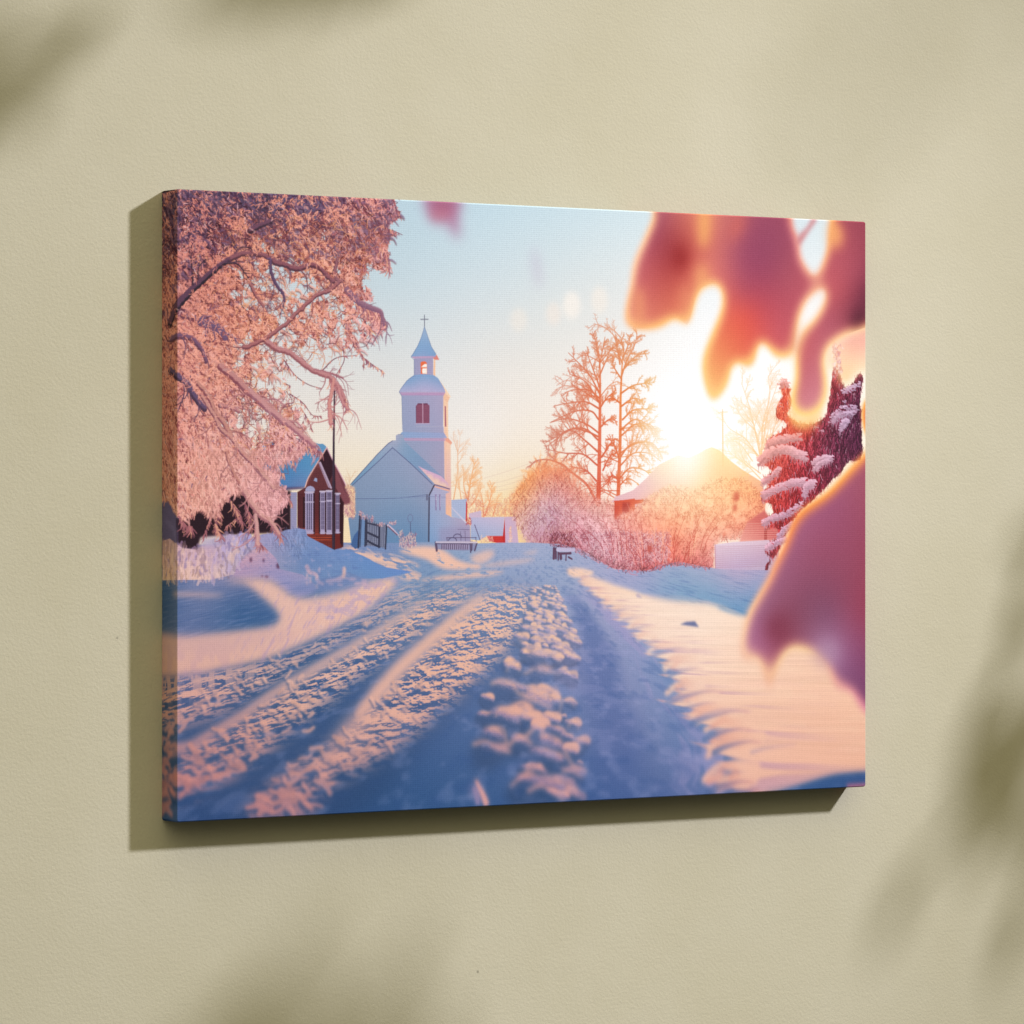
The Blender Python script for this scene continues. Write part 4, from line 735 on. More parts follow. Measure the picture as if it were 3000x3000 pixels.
mh = poly([(-40, 1160), (150, 1180), (300, 1225), (420, 1180), (545, 1105), (710, 1100), (705, 1180), (600, 1330), (560, 1410), (400, 1440), (-40, 1450)], 4, soft=6)
dabs(mh, 420, rg, lambda p, R: np.minimum(at(heap, p) * R.choice([1.1, 1.05, .8, .72], p=[.4, .25, .2, .15]) * (np.array([1, 1, 1]) if R.rand() < .7 else np.array([.92, .95, 1.1])), 1), (10, 24), (4, 9), (60, 115), a=.5)
hr = fbm((XX + YY * .3) / 13., YY / 22., 150, 3, .55); hr = hr - np.roll(np.roll(hr, -4, 1), 4, 0); comp(mh * sm(.02, .28, -hr) * .7, C(138, 122, 164)); comp(mh * sm(.02, .28, hr) * .8, C(242, 200, 186)); comp(mh * sm(.56, .72, fbm(XX / 12., YY / 22., 155, 3)) * .6, C(238, 196, 184))
mh2 = poly([(800, 1100), (960, 1075), (1120, 1065), (1140, 1200), (1090, 1260), (900, 1200)], 4, soft=8)
dabs(mh2, 260, rg, lambda p, R: at(heap, p) * R.choice([1.12, .8]), (8, 22), (1.5, 4), (50, 100), a=.4)
S = Strokes()
for pl in ([(1130, 1340), (1150, 1380), (1200, 1400), (1215, 1450), (1250, 1470)], [(1410, 1355), (1405, 1410), (1350, 1440), (1280, 1450)]): S.line(pl, 12, 8, C(216, 172, 180), k=4)
for i in range(16): x = rg.uniform(1120, 1230); y = rg.uniform(1350, 1460); S.line([(x, y), (x + rg.uniform(-8, 8), y + rg.uniform(5, 20))], 6, 4, C(*[(226, 182, 184), (190, 166, 188)][rg.randint(2)]), k=4)
for i in range(14): x = rg.uniform(1290, 1570); y = 1450 - abs(x - 1420) * -.1 + rg.uniform(-30, 20); S.line([(x, y), (x + 30, y + 4)], 5, 4, C(214, 174, 184), k=4)
S.line([(1415, 1350), (1405, 1420)], 6, 8, C(240, 186, 164), k=4)
S.flush(.75, soft=1.6)
comp(patch([(1010, 1500), (1200, 1450), (1500, 1420), (1600, 1440), (1400, 1480), (1150, 1530), (1030, 1540)], 4, 6) * .7, C(120, 134, 178))
hs = poly([(720, 1110), (1060, 1060), (1130, 1110), (1340, 1215), (1560, 1270), (1500, 1420), (1230, 1430), (930, 1350), (880, 1260), (760, 1200)], 4, soft=6); hr2 = fbm((XX + YY * .6) / 16., YY / 13., 152, 4, .55); hr2 = hr2 - np.roll(np.roll(hr2, -3, 1), 3, 0); comp(hs * sm(.02, .3, -hr2) * .45, C(92, 112, 164)); comp(hs * sm(.03, .3, hr2) * .5, C(176, 166, 200))
fill([(340, 1120), (480, 1115), (540, 1100), (470, 1180), (320, 1190)], C(176, 164, 196), 4, a=.8, soft=4)

# the near snow lies out of focus
nf = (sm(1960, 2330, PY) * ground)[..., None]; IMG[:] = IMG * (1 - nf) + blur(IMG, 3.2) * nf

S = Strokes(); cl = at(lit, P([(1425, 2320)])[0])
S.line([(735, 1672), (755, 1715), (785, 1775), (806, 1835)], 7, 17, np.minimum(cl * 1.03, 1), np.minimum(cl * 1.05, 1), k=8); S.line([(715, 1720), (735, 1770), (745, 1830)], 8, 16, C(160, 134, 162), C(150, 134, 168), k=8); S.flush(.85, soft=3.4)
# ---- big frosted tree on the left
rl = np.random.RandomState(19)
crown = [(330, 380), (1150, 400), (1152, 500), (1158, 585), (1163, 615), (1176, 632), (1160, 645), (1128, 668), (1180, 688), (1143, 692), (1136, 725), (1134, 775), (1128, 796), (1097, 792), (1080, 770), (1066, 757), (1076, 792), (1058, 808), (1060, 838), (1080, 850), (1090, 882), (1116, 912), (1128, 960), (1116, 975), (1098, 986), (1080, 1010), (1052, 1034), (1030, 1024), (990, 1030), (960, 1042), (930, 1070), (960, 1090), (1000, 1118), (1004, 1140), (950, 1110), (900, 1060), (860, 1030),
         (838, 1060), (836, 1120), (850, 1170), (872, 1200), (900, 1262), (880, 1268), (896, 1284), (940, 1326), (900, 1330), (856, 1348), (800, 1366), (772, 1352), (766, 1372), (800, 1386), (830, 1392), (812, 1412), (850, 1460), (826, 1490), (800, 1510), (812, 1520), (770, 1520), (736, 1480), (712, 1440), (668, 1450), (640, 1500), (620, 1520), (588, 1490), (540, 1530), (518, 1510), (480, 1470), (330, 1470)]
mt = poly(crown, 0)
dens = field([(480, 560, .98), (900, 600, .97), (1120, 560, .98), (1120, 700, .93), (1060, 740, .8), (900, 760, .72), (800, 640, .93), (700, 760, .80), (600, 640, .98), (600, 850, .92), (700, 830, .62), (760, 800, .6), (880, 820, .5), (960, 860, .66), (1090, 940, .66), (950, 960, .62), (860, 920, .62), (980, 1000, .5), (700, 900, .8), (600, 1000, .99), (480, 1000, 1.0), (760, 1010, .58), (820, 1060, .5), (880, 1050, .35),
              (700, 1100, .66), (760, 1180, .52), (840, 1200, .5), (620, 1150, .85), (520, 1200, 1.0), (720, 1280, .55), (660, 1240, .7), (800, 1300, .8), (600, 1350, 1.0), (500, 1400, 1.0), (700, 1420, .95), (640, 1480, .8), (820, 1470, .9), (760, 1540, .85), (560, 1500, .9)])[..., 0]
n1 = fbm(XX / 19., YY / 19., 7, 4, .6)
mtb = blur(mt, 4); edge = sm(.25, .75, mtb + (fbm(XX / 7., YY / 7., 12, 3) - .5) * .8 * (mtb > .02) * (mtb < .98))
holes = sm(.08, .16, (n1 - .5) * 1.1 + (dens - .53) * 1.3)
body = edge * holes
tone = field([(480, 560, (96, 64, 86)), (700, 600, (120, 80, 92)), (900, 620, (112, 76, 98)), (1100, 600, (170, 110, 112)), (600, 740, (110, 70, 86)), (1080, 720, (200, 130, 110)), (900, 760, (190, 120, 100)), (560, 860, (150, 92, 90)), (700, 950, (186, 116, 100)), (500, 1000, (168, 108, 108)), (900, 940, (196, 126, 108)), (560, 1150, (186, 118, 108)), (700, 1150, (206, 136, 118)), (500, 1280, (180, 110, 100)), (620, 1300, (212, 142, 124)), (780, 1300, (214, 146, 134)), (560, 1420, (206, 136, 118)), (760, 1480, (214, 150, 140)), (640, 1500, (190, 124, 122)), (1080, 940, (190, 126, 122))])
lite = field([(480, 560, (206, 130, 96)), (800, 600, (226, 146, 100)), (1100, 640, (226, 152, 118)), (600, 700, (206, 128, 96)), (800, 720, (240, 164, 112)), (1000, 740, (238, 166, 120)), (700, 850, (230, 150, 104)), (500, 1000, (226, 146, 106)), (900, 950, (240, 168, 122)), (700, 1100, (240, 166, 122)), (500, 1250, (224, 148, 112)), (650, 1300, (240, 174, 136)), (800, 1300, (236, 176, 146)), (560, 1450, (240, 172, 130)), (780, 1480, (232, 172, 150))])
litn = sm(.36, .62, fbm(XX / 46., YY / 46., 51, 4, .55) + .16 * sm(700, 1000, PY) - .10 * sm(760, 560, PY))
comp(body * .93, tone * .80)
def lcol(p, R):
    l = at(litn[..., None], p)[0]; u = R.rand()
    if u < .34 + .36 * l: return np.minimum(at(lite, p) * R.uniform(.86, 1.10), 1)
    if u < .72 + .15 * l: return at(tone, p) * R.uniform(.8, 1.12)
    if u < .88: return at(tone, p) * R.uniform(.42, .66) * np.array([1.05, .88, .95])
    return (C(112, 88, 118) if u < .90 else C(222, 172, 170)) * R.uniform(.85, 1.12)
def lang(p):
    px = PX[int(np.clip(p[1], 0, TH - 1)), int(np.clip(p[0], 0, TW - 1))]; py = PY[int(np.clip(p[1], 0, TH - 1)), int(np.clip(p[0], 0, TW - 1))]
    if py > 1250: return rl.normal(80, 32)
    return rl.normal(62, 48) if rl.rand() < .7 else rl.uniform(-60, 30)
lite = lite * np.array([1.0, .955, 1.07], np.float32); lite = (lite * .72 + C(250, 204, 184) * .28) * np.array([1.0, .965, 1.01], np.float32); tone = tone * np.array([1.0, .93, 1.0], np.float32)
dabs(body, 25000, rl, lcol, (4, 14), (1.0, 2.9), lang, a=.92, bend=.5)
# bluish snow pads in the shade of the top
pad = sm(.60, .68, fbm(XX / 30., YY / 24., 88, 4, .55) + .14 * sm(900, 560, PY) - .10 * sm(900, 1200, PY)); comp(body * pad * .78, field([(480, 560, (84, 74, 104)), (900, 600, (96, 92, 122)), (1060, 620, (112, 98, 124)), (600, 1000, (140, 104, 124)), (700, 1300, (176, 136, 150)), (500, 1300, (120, 96, 122)), (800, 1500, (196, 150, 156))]))
dabs(body * pad, 1400, rl, lambda p, R: at(tone, p) * R.uniform(.5, 1.2), (5, 15), (.9, 2), lang, a=.7)
# clumps of frost: bright crests, darker hollows
k1 = fbm((XX - YY * .25) / 15., (YY + XX * .12) / 21., 160, 3, .5); k1 = k1 - np.roll(np.roll(k1, -3, 1), 5, 0)
k2 = fbm((XX - YY * .25) / 7., (YY + XX * .12) / 11., 165, 2, .5); k2 = k2 - np.roll(np.roll(k2, -2, 1), 3, 0)
rel = np.clip(k1 * 2.4 + k2 * 1.2, -1, 1)
comp(body * sm(.04, .55, rel) * (.35 + .35 * litn), np.minimum(lite * np.array([1.05, 1.08, 1.12], np.float32), 1)); comp(body * sm(.02, .5, -rel) * .62, tone * np.array([.62, .55, .68], np.float32))
S = Strokes(); S2 = Strokes()
for q_ in rnd_in(edge * (dens > .45), 1150, rl):
    py_ = PY[int(np.clip(q_[1], 0, TH - 1)), int(np.clip(q_[0], 0, TW - 1))]; dk_ = py_ < 760 + 60 * rl.randn()
    th = rl.normal(.75 if py_ < 1150 else 1.2, .35); l = rl.uniform(9, 26); w = rl.uniform(3.0, 6.5)
    qq = spline(np.array([q_, q_ + l * .5 * np.array([np.cos(th - .25), np.sin(th - .25)]), q_ + l * np.array([np.cos(th + .1), np.sin(th + .1)])]))
    c = (C(132, 100, 124) if dk_ else np.minimum(at(lite, q_) * np.array([1.02, 1.07, 1.13]), 1)) * rl.uniform(.9, 1.05)
    S2.tex(qq + np.array([-w * .12, w * .5]), w * .8, w * .4, at(tone, q_) * .55); S.tex(qq, w, w * .35, np.minimum(c, 1))
S2.flush(.6, soft=.8); S.flush(.8, soft=.9)
# twigs over the sky holes and round the fringe
S = Strokes()
tcl = [C(140, 76, 74), C(196, 122, 100), C(110, 62, 72), C(228, 156, 116)]
inn = poly([(620, 680), (1080, 640), (1120, 900), (1080, 1000), (860, 1060), (860, 1200), (900, 1300), (780, 1380), (640, 1280), (600, 900)], 0, smooth=True)
for p in rnd_in(inn * mt, 900, rl):
    th = rl.uniform(0, 6.28); l = rl.uniform(14, 46); c = tcl[rl.randint(4)]
    q = [p, p + l * .5 * np.array([np.cos(th), np.sin(th)]), p + l * np.array([np.cos(th + .4), np.sin(th + .4)])]
    grow(S, q, 1.7, 1, lambda q_: c, ang=(25, 70), ratio=(.3, .6), n=(2, 4), bend=.4, wmin=.8, rnd=rl)
S.flush(.9)
def tuft(pts, k, n, w=2.4, spread=26, droop=1.0, cols=None):
    q = spline(P(pts, k)); S.tex(q, w, 1.2, C(120, 70, 82))
    for i in range(n):
        p = q[rl.randint(len(q))]; th = rl.normal(1.25 * droop, .38); l = rl.uniform(.3, 1) * spread; c = (cols or [C(196, 130, 126), C(226, 160, 138), C(140, 90, 104), C(170, 110, 116)])[rl.randint(4)]
        S.tex(spline(np.array([p, p + l * .5 * np.array([np.cos(th), np.sin(th)]), p + l * np.array([np.cos(th * 1.15), np.sin(th * 1.15)])])), rl.uniform(1.6, 3.6), 1.0, c)
for pl, n, sp_ in (([(1720, 330), (1780, 350), (1850, 380)], 10, 9), ([(1790, 180), (1820, 220), (1845, 260)], 14, 10), ([(1640, 480), (1720, 500), (1740, 640)], 60, 26), ([(1500, 640), (1560, 640), (1590, 660)], 14, 10), ([(1500, 1200), (1540, 1290), (1610, 1350), (1700, 1410)], 46, 12), ([(1540, 1280), (1560, 1340), (1550, 1370)], 16, 9), ([(1690, 960), (1720, 1040), (1720, 1100)], 26, 12), ([(1500, 900), (1600, 950), (1690, 990)], 120, 30), ([(1600, 1120), (1640, 1150), (1650, 1180)], 14, 12), ([(1400, 1230), (1410, 1330), (1350, 1440)], 10, 8), ([(1250, 1400), (1350, 1310), (1500, 1290)], 8, 8),
                    ([(960, 1330), (1040, 1440), (1140, 1510), (1240, 1540)], 14, 9), ([(1000, 1580), (1100, 1650), (1170, 1740), (1240, 1750)], 26, 10), ([(1080, 1680), (1140, 1780), (1170, 1860)], 26, 10), ([(960, 1500), (1000, 1520)], 8, 8), ([(1300, 1480), (1390, 1560), (1440, 1700)], 80, 20), ([(1290, 1620), (1310, 1720), (1310, 1810)], 60, 16), ([(850, 1280), (870, 1330)], 8, 8)):
    tuft(pl, 1, n, spread=sp_)
for pl, n, sp_ in (([(900, 400), (1020, 460), (1020, 560)], 50, 22), ([(1060, 440), (1160, 440), (1240, 480)], 60, 20), ([(780, 500), (860, 520), (880, 590)], 60, 26), ([(860, 640), (920, 630), (955, 640)], 30, 14), ([(900, 830), (960, 820), (1010, 850)], 36, 14), ([(850, 700), (920, 740), (930, 800)], 50, 20), ([(660, 860), (700, 960), (690, 1050)], 50, 24), ([(860, 1000), (910, 1060), (930, 1130)], 60, 22), ([(400, 980), (370, 1060), (345, 1120)], 22, 14), ([(470, 920), (440, 1020), (480, 1120)], 60, 22), ([(540, 820), (600, 920), (640, 1000)], 60, 22), ([(160, 960), (220, 1030), (260, 1040)], 60, 24), ([(740, 1060), (760, 1150), (800, 1190)], 50, 20), ([(620, 960), (570, 1000), (520, 1040)], 20, 14)):
    tuft(pl, 4, n, spread=sp_)
S.flush(.95)
dabs(edge * (PY > 1330) * (PX > 560), 1500, rl, lambda p, R: np.minimum(at(lite, p) * R.uniform(.72, 1.06), 1), (8, 22), (2.2, 4.6), lambda p: rl.normal(86, 24), a=.8, bend=.35)
dabs(body * (1 - pad) * litn, 3200, rl, lambda p, R: np.minimum(at(lite, p) * R.uniform(1.0, 1.14), 1), (4, 10), (1.5, 3.2), lang, a=.85, bend=.5)

# limbs with snow on top
S = Strokes(); S2 = Strokes()
def bough(pts, k, w0, w1, up, dn, sn=.45):
    q = spline(P(pts, k)); w0 *= .85; w1 *= .85; q = q + rl.randn(len(q), 2) * .7; S.tex(q, w0, w1, dn, dn * 1.1); n = np.array([.25, -1]) * 1.0
    S2.tex(q + n * w0 * .28, w0 * sn * 1.5, w1 * sn * 1.5, up)
    for i_ in range(rl.randint(3, 7)):
        j_ = rl.randint(2, len(q) - 1); dv = q[j_] - q[j_ - 1]; th_ = np.arctan2(dv[1], dv[0]) + rl.choice([-1, 1]) * rl.uniform(.4, 1.1); l_ = rl.uniform(18, 60); w_ = max(1.4, (w0 + w1) * .14)
        qq = [q[j_], q[j_] + .5 * l_ * np.array([np.cos(th_), np.sin(th_)]), q[j_] + l_ * np.array([np.cos(th_ + .3), np.sin(th_ + .3) + .15])]
        grow(S, qq, w_, 1, lambda z_: dn * 1.05, ang=(25, 65), ratio=(.35, .6), n=(2, 4), bend=.3, wmin=.8, rnd=rl); S2.tex(spline(np.array(qq)) + n * w_ * .5, w_ * .7, .8, up)
dkb = C(62, 48, 66); snb = C(140, 96, 110); sl_ = C(188, 134, 136)
bough([(60, 1050), (140, 930), (210, 850), (300, 760), (420, 660), (500, 600), (580, 550)], 1, 21, 9, C(112, 78, 98), C(42, 36, 50))
bough([(270, 760), (262, 640), (255, 560)], 1, 5, 3, C(80, 58, 74), C(58, 44, 60)); bough([(560, 560), (640, 530), (760, 530), (860, 560), (900, 600)], 1, 12, 10, C(150, 100, 108), C(90, 58, 70))
bough([(880, 590), (960, 610), (1060, 640), (1160, 610), (1230, 640), (1290, 700), (1330, 740)], 1, 12, 9, C(150, 98, 106), C(84, 52, 66)); bough([(850, 570), (860, 660), (890, 740), (950, 830), (965, 890)], 1, 9, 5, C(110, 84, 110), C(78, 60, 84))
bough([(1380, 730), (1300, 800), (1200, 840), (1090, 940), (960, 1060), (820, 1160), (700, 1220), (650, 1230)], 1, 9, 10, C(176, 118, 118), C(104, 62, 72)); bough([(1360, 560), (1340, 680), (1370, 740)], 1, 8, 8, C(160, 110, 116), C(100, 66, 78))
bough([(1430, 800), (1520, 890), (1600, 930), (1690, 970), (1710, 1060)], 1, 16, 7, C(150, 112, 128), C(122, 88, 108)); bough([(830, 1190), (900, 1240), (1010, 1280), (1120, 1370), (1230, 1430), (1310, 1460), (1370, 1540), (1410, 1620)], 1, 13, 10, C(196, 140, 140), C(140, 86, 92))
bough([(1180, 1400), (1290, 1420), (1400, 1460)], 1, 5, 4, C(176, 120, 126), C(130, 84, 94)); bough([(1330, 1480), (1310, 1600), (1300, 1700), (1310, 1800)], 1, 9, 11, C(214, 150, 140), C(168, 110, 116))
bough([(1370, 1560), (1400, 1650), (1440, 1700)], 1, 9, 6, C(206, 146, 142), C(150, 100, 112)); bough([(60, 1170), (160, 1150), (260, 1170), (340, 1260), (370, 1340)], 1, 14, 8, C(128, 96, 120), C(90, 62, 80))
bough([(330, 1040), (400, 1060), (470, 1100), (520, 1160)], 1, 20, 14, C(118, 96, 124), C(100, 78, 104)); bough([(60, 1400), (160, 1460), (240, 1530), (290, 1620), (360, 1700)], 1, 16, 12, C(110, 90, 118), C(66, 50, 70))
bough([(480, 1380), (580, 1460), (680, 1560), (800, 1650), (900, 1740), (960, 1800)], 1, 17, 15, C(200, 144, 140), C(130, 80, 90)); bough([(300, 1500), (380, 1590), (430, 1700), (500, 1800), (560, 1900)], 1, 10, 12, C(206, 148, 134), C(120, 74, 86))
bough([(470, 1670), (560, 1690), (620, 1720)], 1, 10, 6, C(196, 140, 140), C(130, 84, 94)); bough([(700, 750), (740, 830), (800, 920)], 1, 8, 7, C(178, 120, 118), C(110, 70, 80)); bough([(850, 200), (840, 130), (810, 70)], 1, 6, 4, C(90, 66, 84), C(60, 48, 64)); bough([(870, 220), (920, 150), (1040, 80)], 1, 12, 7, C(110, 92, 118), C(78, 64, 90)); bough([(870, 220), (790, 190), (730, 160)], 1, 6, 4, C(92, 76, 100), C(60, 50, 70)); bough([(700, 350), (780, 310), (860, 280)], 1, 13, 9, C(124, 86, 104), C(64, 48, 62))
bough([(330, 40), (370, 110), (430, 200), (480, 300), (560, 370), (640, 480), (740, 580)], 4, 9, 12, C(214, 156, 144), C(120, 78, 90)); bough([(740, 580), (820, 680), (880, 760)], 4, 14, 9, C(216, 160, 150), C(150, 104, 112)); bough([(700, 20), (800, 120), (900, 200), (1000, 270), (1090, 350), (1190, 430)], 4, 14, 12, C(206, 152, 150), C(146, 98, 110))
bough([(660, 780), (720, 880), (790, 960), (860, 1010), (920, 1100)], 4, 14, 10, C(216, 160, 152), C(160, 110, 116)); bough([(520, 480), (560, 600), (620, 720)], 4, 9, 8, C(206, 146, 132), C(130, 84, 92)); bough([(740, 960), (750, 1060), (760, 1180)], 4, 12, 12, C(216, 164, 158), C(170, 120, 128))
S.flush(.92); S2.flush(.85, soft=.8)

dabs(body * sm(.35, .6, fbm(XX / 22., YY / 22., 140, 3, .6)), 4200, rl, lcol, (4, 11), (1.0, 2.6), lang, a=.85, bend=.5)
# ---- out-of-focus twigs close to the lens on the right
def bokeh(pts, k, inner, rim, soft=13, rimw=.5, grow_=0, smooth=True, a=1.):
    m = poly(pts, k, smooth=smooth) if not isinstance(pts, np.ndarray) else pts
    o = blur(m, soft); i2 = blur(m, soft * 1.5); u = sm(.46, .98, i2); al = sm(.04, .70, o) * a
    comp(al, rim * (1 - u[..., None]) + inner * u[..., None])
fg = field([(1900, 640, (150, 82, 104)), (1880, 760, (172, 88, 96)), (1860, 900, (198, 108, 100)), (1990, 750, (150, 56, 56)), (2060, 640, (206, 118, 96)), (2060, 800, (206, 112, 96)), (2200, 640, (146, 74, 92)), (2180, 740, (144, 70, 92)), (2180, 850, (164, 74, 86)), (2180, 930, (206, 84, 72)), (2300, 800, (150, 72, 88)), (2150, 1000, (216, 104, 76)), (2090, 1100, (234, 156, 98)), (2280, 980, (184, 84, 90)), (2200, 1050, (216, 104, 80)), (2330, 1000, (182, 86, 90)), (2480, 700, (152, 72, 84)), (2500, 800, (150, 70, 84)), (2520, 940, (110, 48, 64)), (2420, 950, (164, 84, 96)), (2380, 1100, (182, 104, 112)), (2360, 1180, (192, 118, 124)), (2450, 860, (168, 80, 88)), (2520, 1020, (196, 110, 104))])
fg = np.clip(fg * .92 + np.array([.09, .065, .065], np.float32), 0, 1)
rim = field([(1860, 700, (244, 190, 160)), (1840, 850, (246, 186, 150)), (1900, 950, (248, 178, 120)), (2080, 850, (250, 190, 130)), (2080, 1100, (250, 196, 130)), (2060, 640, (240, 168, 106)), (2330, 700, (226, 150, 140)), (2440, 660, (240, 166, 110)), (2330, 950, (248, 190, 140)), (2330, 1150, (250, 200, 130)), (2400, 1220, (252, 206, 140)), (2500, 1060, (250, 196, 150)), (2200, 1060, (248, 184, 120))])
comp(poly([(1640, 1090), (1700, 1010), (1930, 920), (1930, 1260), (1880, 1260), (1820, 1290), (1760, 1350), (1700, 1340), (1660, 1240), (1600, 1240), (1590, 1120)], 3, smooth=True, soft=9) * .82, field([(2440, 1020, (248, 196, 160)), (2500, 1020, (240, 166, 140)), (2520, 1080, (252, 206, 160)), (2470, 1110, (250, 196, 140)), (2430, 1070, (252, 214, 170))]))
S = Strokes()
for i in range(80):
    x = 1685 + rl.randn() * 18; y = rl.uniform(1050, 1290); S.line([(x, y), (x + rl.uniform(-8, 8), y + rl.uniform(6, 20))], 3, 1.6, C(*[(246, 226, 226), (196, 130, 140), (232, 190, 190), (214, 120, 110)][rl.randint(4)]), k=3)
S.flush(.75, soft=.8)
A = [(310, 50), (240, 230), (150, 440), (128, 600), (90, 780), (95, 905), (200, 935), (330, 922), (400, 885), (450, 850), (500, 870), (548, 905), (575, 850), (610, 720), (650, 635), (720, 600), (790, 600), (822, 690), (808, 800), (750, 950), (690, 1100), (668, 1230), (695, 1380), (735, 1480), (780, 1450), (850, 1350), (880, 1220), (940, 1180), (1000, 1225), (1045, 1200), (1075, 1090), (1100, 1020), (1170, 1080), (1220, 1145), (1330, 1135), (1360, 1000), (1400, 830), (1450, 720), (1520, 650), (1570, 620), (1610, 650), (1570, 770), (1500, 880), (1430, 950), (1390, 1080), (1370, 1200), (1370, 1330), (1335, 1450), (1345, 1550), (1430, 1600), (1540, 1560), (1600, 1440), (1600, 1300), (1580, 1180), (1610, 1080), (1700, 1010), (1800, 960), (1990, 900), (2200, 860), (2200, -160), (310, -160)]
mA = poly(A, 3, smooth=True); hole = poly([(1330, -60), (1335, 60), (1345, 190), (1395, 260), (1395, 380), (1450, 480), (1510, 555), (1560, 480), (1610, 330), (1630, 190), (1640, 60), (1650, -60)], 3, smooth=True)
bokeh(mA * (1 - hole), 3, fg, rim, soft=12)
# rim light and darker knots inside
for pts, c, a_, sf in (([(640, 40), (720, 40), (710, 280), (640, 300)], (240, 168, 106), .85, 12), ([(620, 480), (700, 470), (690, 620), (620, 640)], (238, 166, 110), .8, 14), ([(900, 100), (1000, 90), (940, 230), (860, 280)], (206, 110, 96), .8, 14), ([(490, 320), (550, 370), (540, 440), (470, 480), (460, 400)], (140, 40, 40), .8, 14), ([(150, 660), (220, 660), (220, 940), (160, 940)], (236, 158, 112), .7, 12), ([(500, 640), (590, 640), (570, 860), (500, 850)], (226, 142, 108), .7, 14),
                       ([(1640, 110), (1720, 180), (1720, 290), (1650, 330), (1610, 240)], (240, 164, 108), .9, 12), ([(1800, 860), (1870, 800), (1900, 860), (1840, 940), (1790, 930)], (74, 30, 44), .75, 14), ([(1880, 620), (1930, 600), (1930, 800), (1870, 780)], (100, 44, 62), .6, 16), ([(860, 330), (1000, 180), (1280, 160), (1300, 320), (1000, 420)], (150, 80, 100), .25, 26)):
    comp(poly(pts, 3, smooth=True, soft=sf) * a_ * mA, C(*c))
comp(poly([(1370, 290), (1400, 220), (1450, 170), (1500, 90), (1530, 110), (1470, 200), (1410, 290)], 3, smooth=True, soft=5) * .9, C(196, 128, 130))
comp(poly([(1320, 1540), (1400, 1610), (1520, 1580), (1570, 1530), (1540, 1640), (1430, 1700), (1330, 1650)], 3, smooth=True, soft=8) * .85, C(250, 190, 116))
comp(poly([(1270, 1600), (1330, 1680), (1420, 1720), (1500, 1680), (1480, 1740), (1340, 1740)], 3, smooth=True, soft=9) * .45, C(230, 96, 50))
# right edge lobe
bokeh([(2150, 1400), (1990, 1440), (1905, 1470), (1872, 1560), (1885, 1680), (1920, 1760), (1990, 1800), (2150, 1820)], 3, field([(2530, 1200, (200, 110, 110)), (2540, 1260, (180, 96, 110))]), C(248, 160, 84), soft=8)
# large lower twig
fl = field([(2520, 1400, (146, 78, 96)), (2450, 1500, (140, 76, 102)), (2400, 1600, (138, 74, 98)), (2500, 1650, (134, 66, 88)), (2300, 1720, (134, 80, 104)), (2250, 1800, (136, 84, 108)), (2280, 1850, (126, 62, 82)), (2420, 1800, (120, 74, 100)), (2520, 1800, (134, 62, 86)), (2240, 1900, (150, 90, 116)), (2270, 1980, (160, 96, 104)), (2480, 1980, (124, 78, 112)), (2530, 2020, (112, 64, 100)), (2420, 1920, (150, 110, 140))])
fl = np.clip(fl * .93 + np.array([.085, .065, .065], np.float32), 0, 1)
rl2 = field([(2520, 1370, (250, 160, 90)), (2400, 1480, (246, 150, 80)), (2320, 1600, (244, 146, 96)), (2270, 1680, (244, 160, 120)), (2200, 1780, (244, 184, 146)), (2170, 1880, (240, 186, 160)), (2260, 2000, (236, 176, 146)), (2350, 1930, (238, 190, 150)), (2450, 2000, (226, 160, 150))])
B = [(2250, 60), (1990, 250), (1900, 330), (1800, 430), (1700, 540), (1600, 640), (1480, 720), (1390, 790), (1330, 900), (1290, 1020), (1220, 1150), (1170, 1270), (1090, 1400), (1010, 1540), (975, 1680), (955, 1800), (975, 1890), (1020, 1890), (1060, 1850), (1105, 1900), (1140, 2030), (1165, 2130), (1205, 2010), (1260, 1880), (1330, 1800), (1420, 1810), (1540, 1860), (1610, 1940), (1650, 2050), (1690, 2100), (1790, 2120), (1860, 2240), (1990, 2330), (2250, 2420)]
bokeh(B, 6, fl, rl2, soft=13)
comp(poly([(1180, 1560), (1290, 1570), (1300, 1680), (1220, 1740), (1150, 1680)], 6, smooth=True, soft=18) * .8, C(128, 60, 80)); comp(poly([(1560, 1750), (1680, 1760), (1690, 1880), (1600, 1930), (1500, 1850)], 6, smooth=True, soft=16) * .75, C(172, 138, 160))

IMG[:int(MG * TS) - 5] *= .5        # top fold's print colour darkened, so it throws less glow on the wall above
_g = IMG.mean(2, keepdims=True); _b = np.clip((IMG[..., 2:] - IMG[..., :1]) * 6, 0, 1); IMG[:] = _g + (IMG - _g) * (1 - .07 * _b)
IMG[:] = np.clip(IMG + .026 * np.sin(2 * np.pi * (np.clip(IMG, 0, 1) - .5)), 0, 1)
# colour noise of the print
IMG[:] = np.clip(IMG + (np.random.RandomState(2).randn(TH, TW, 1) * .012).astype(np.float32), 0, 1)
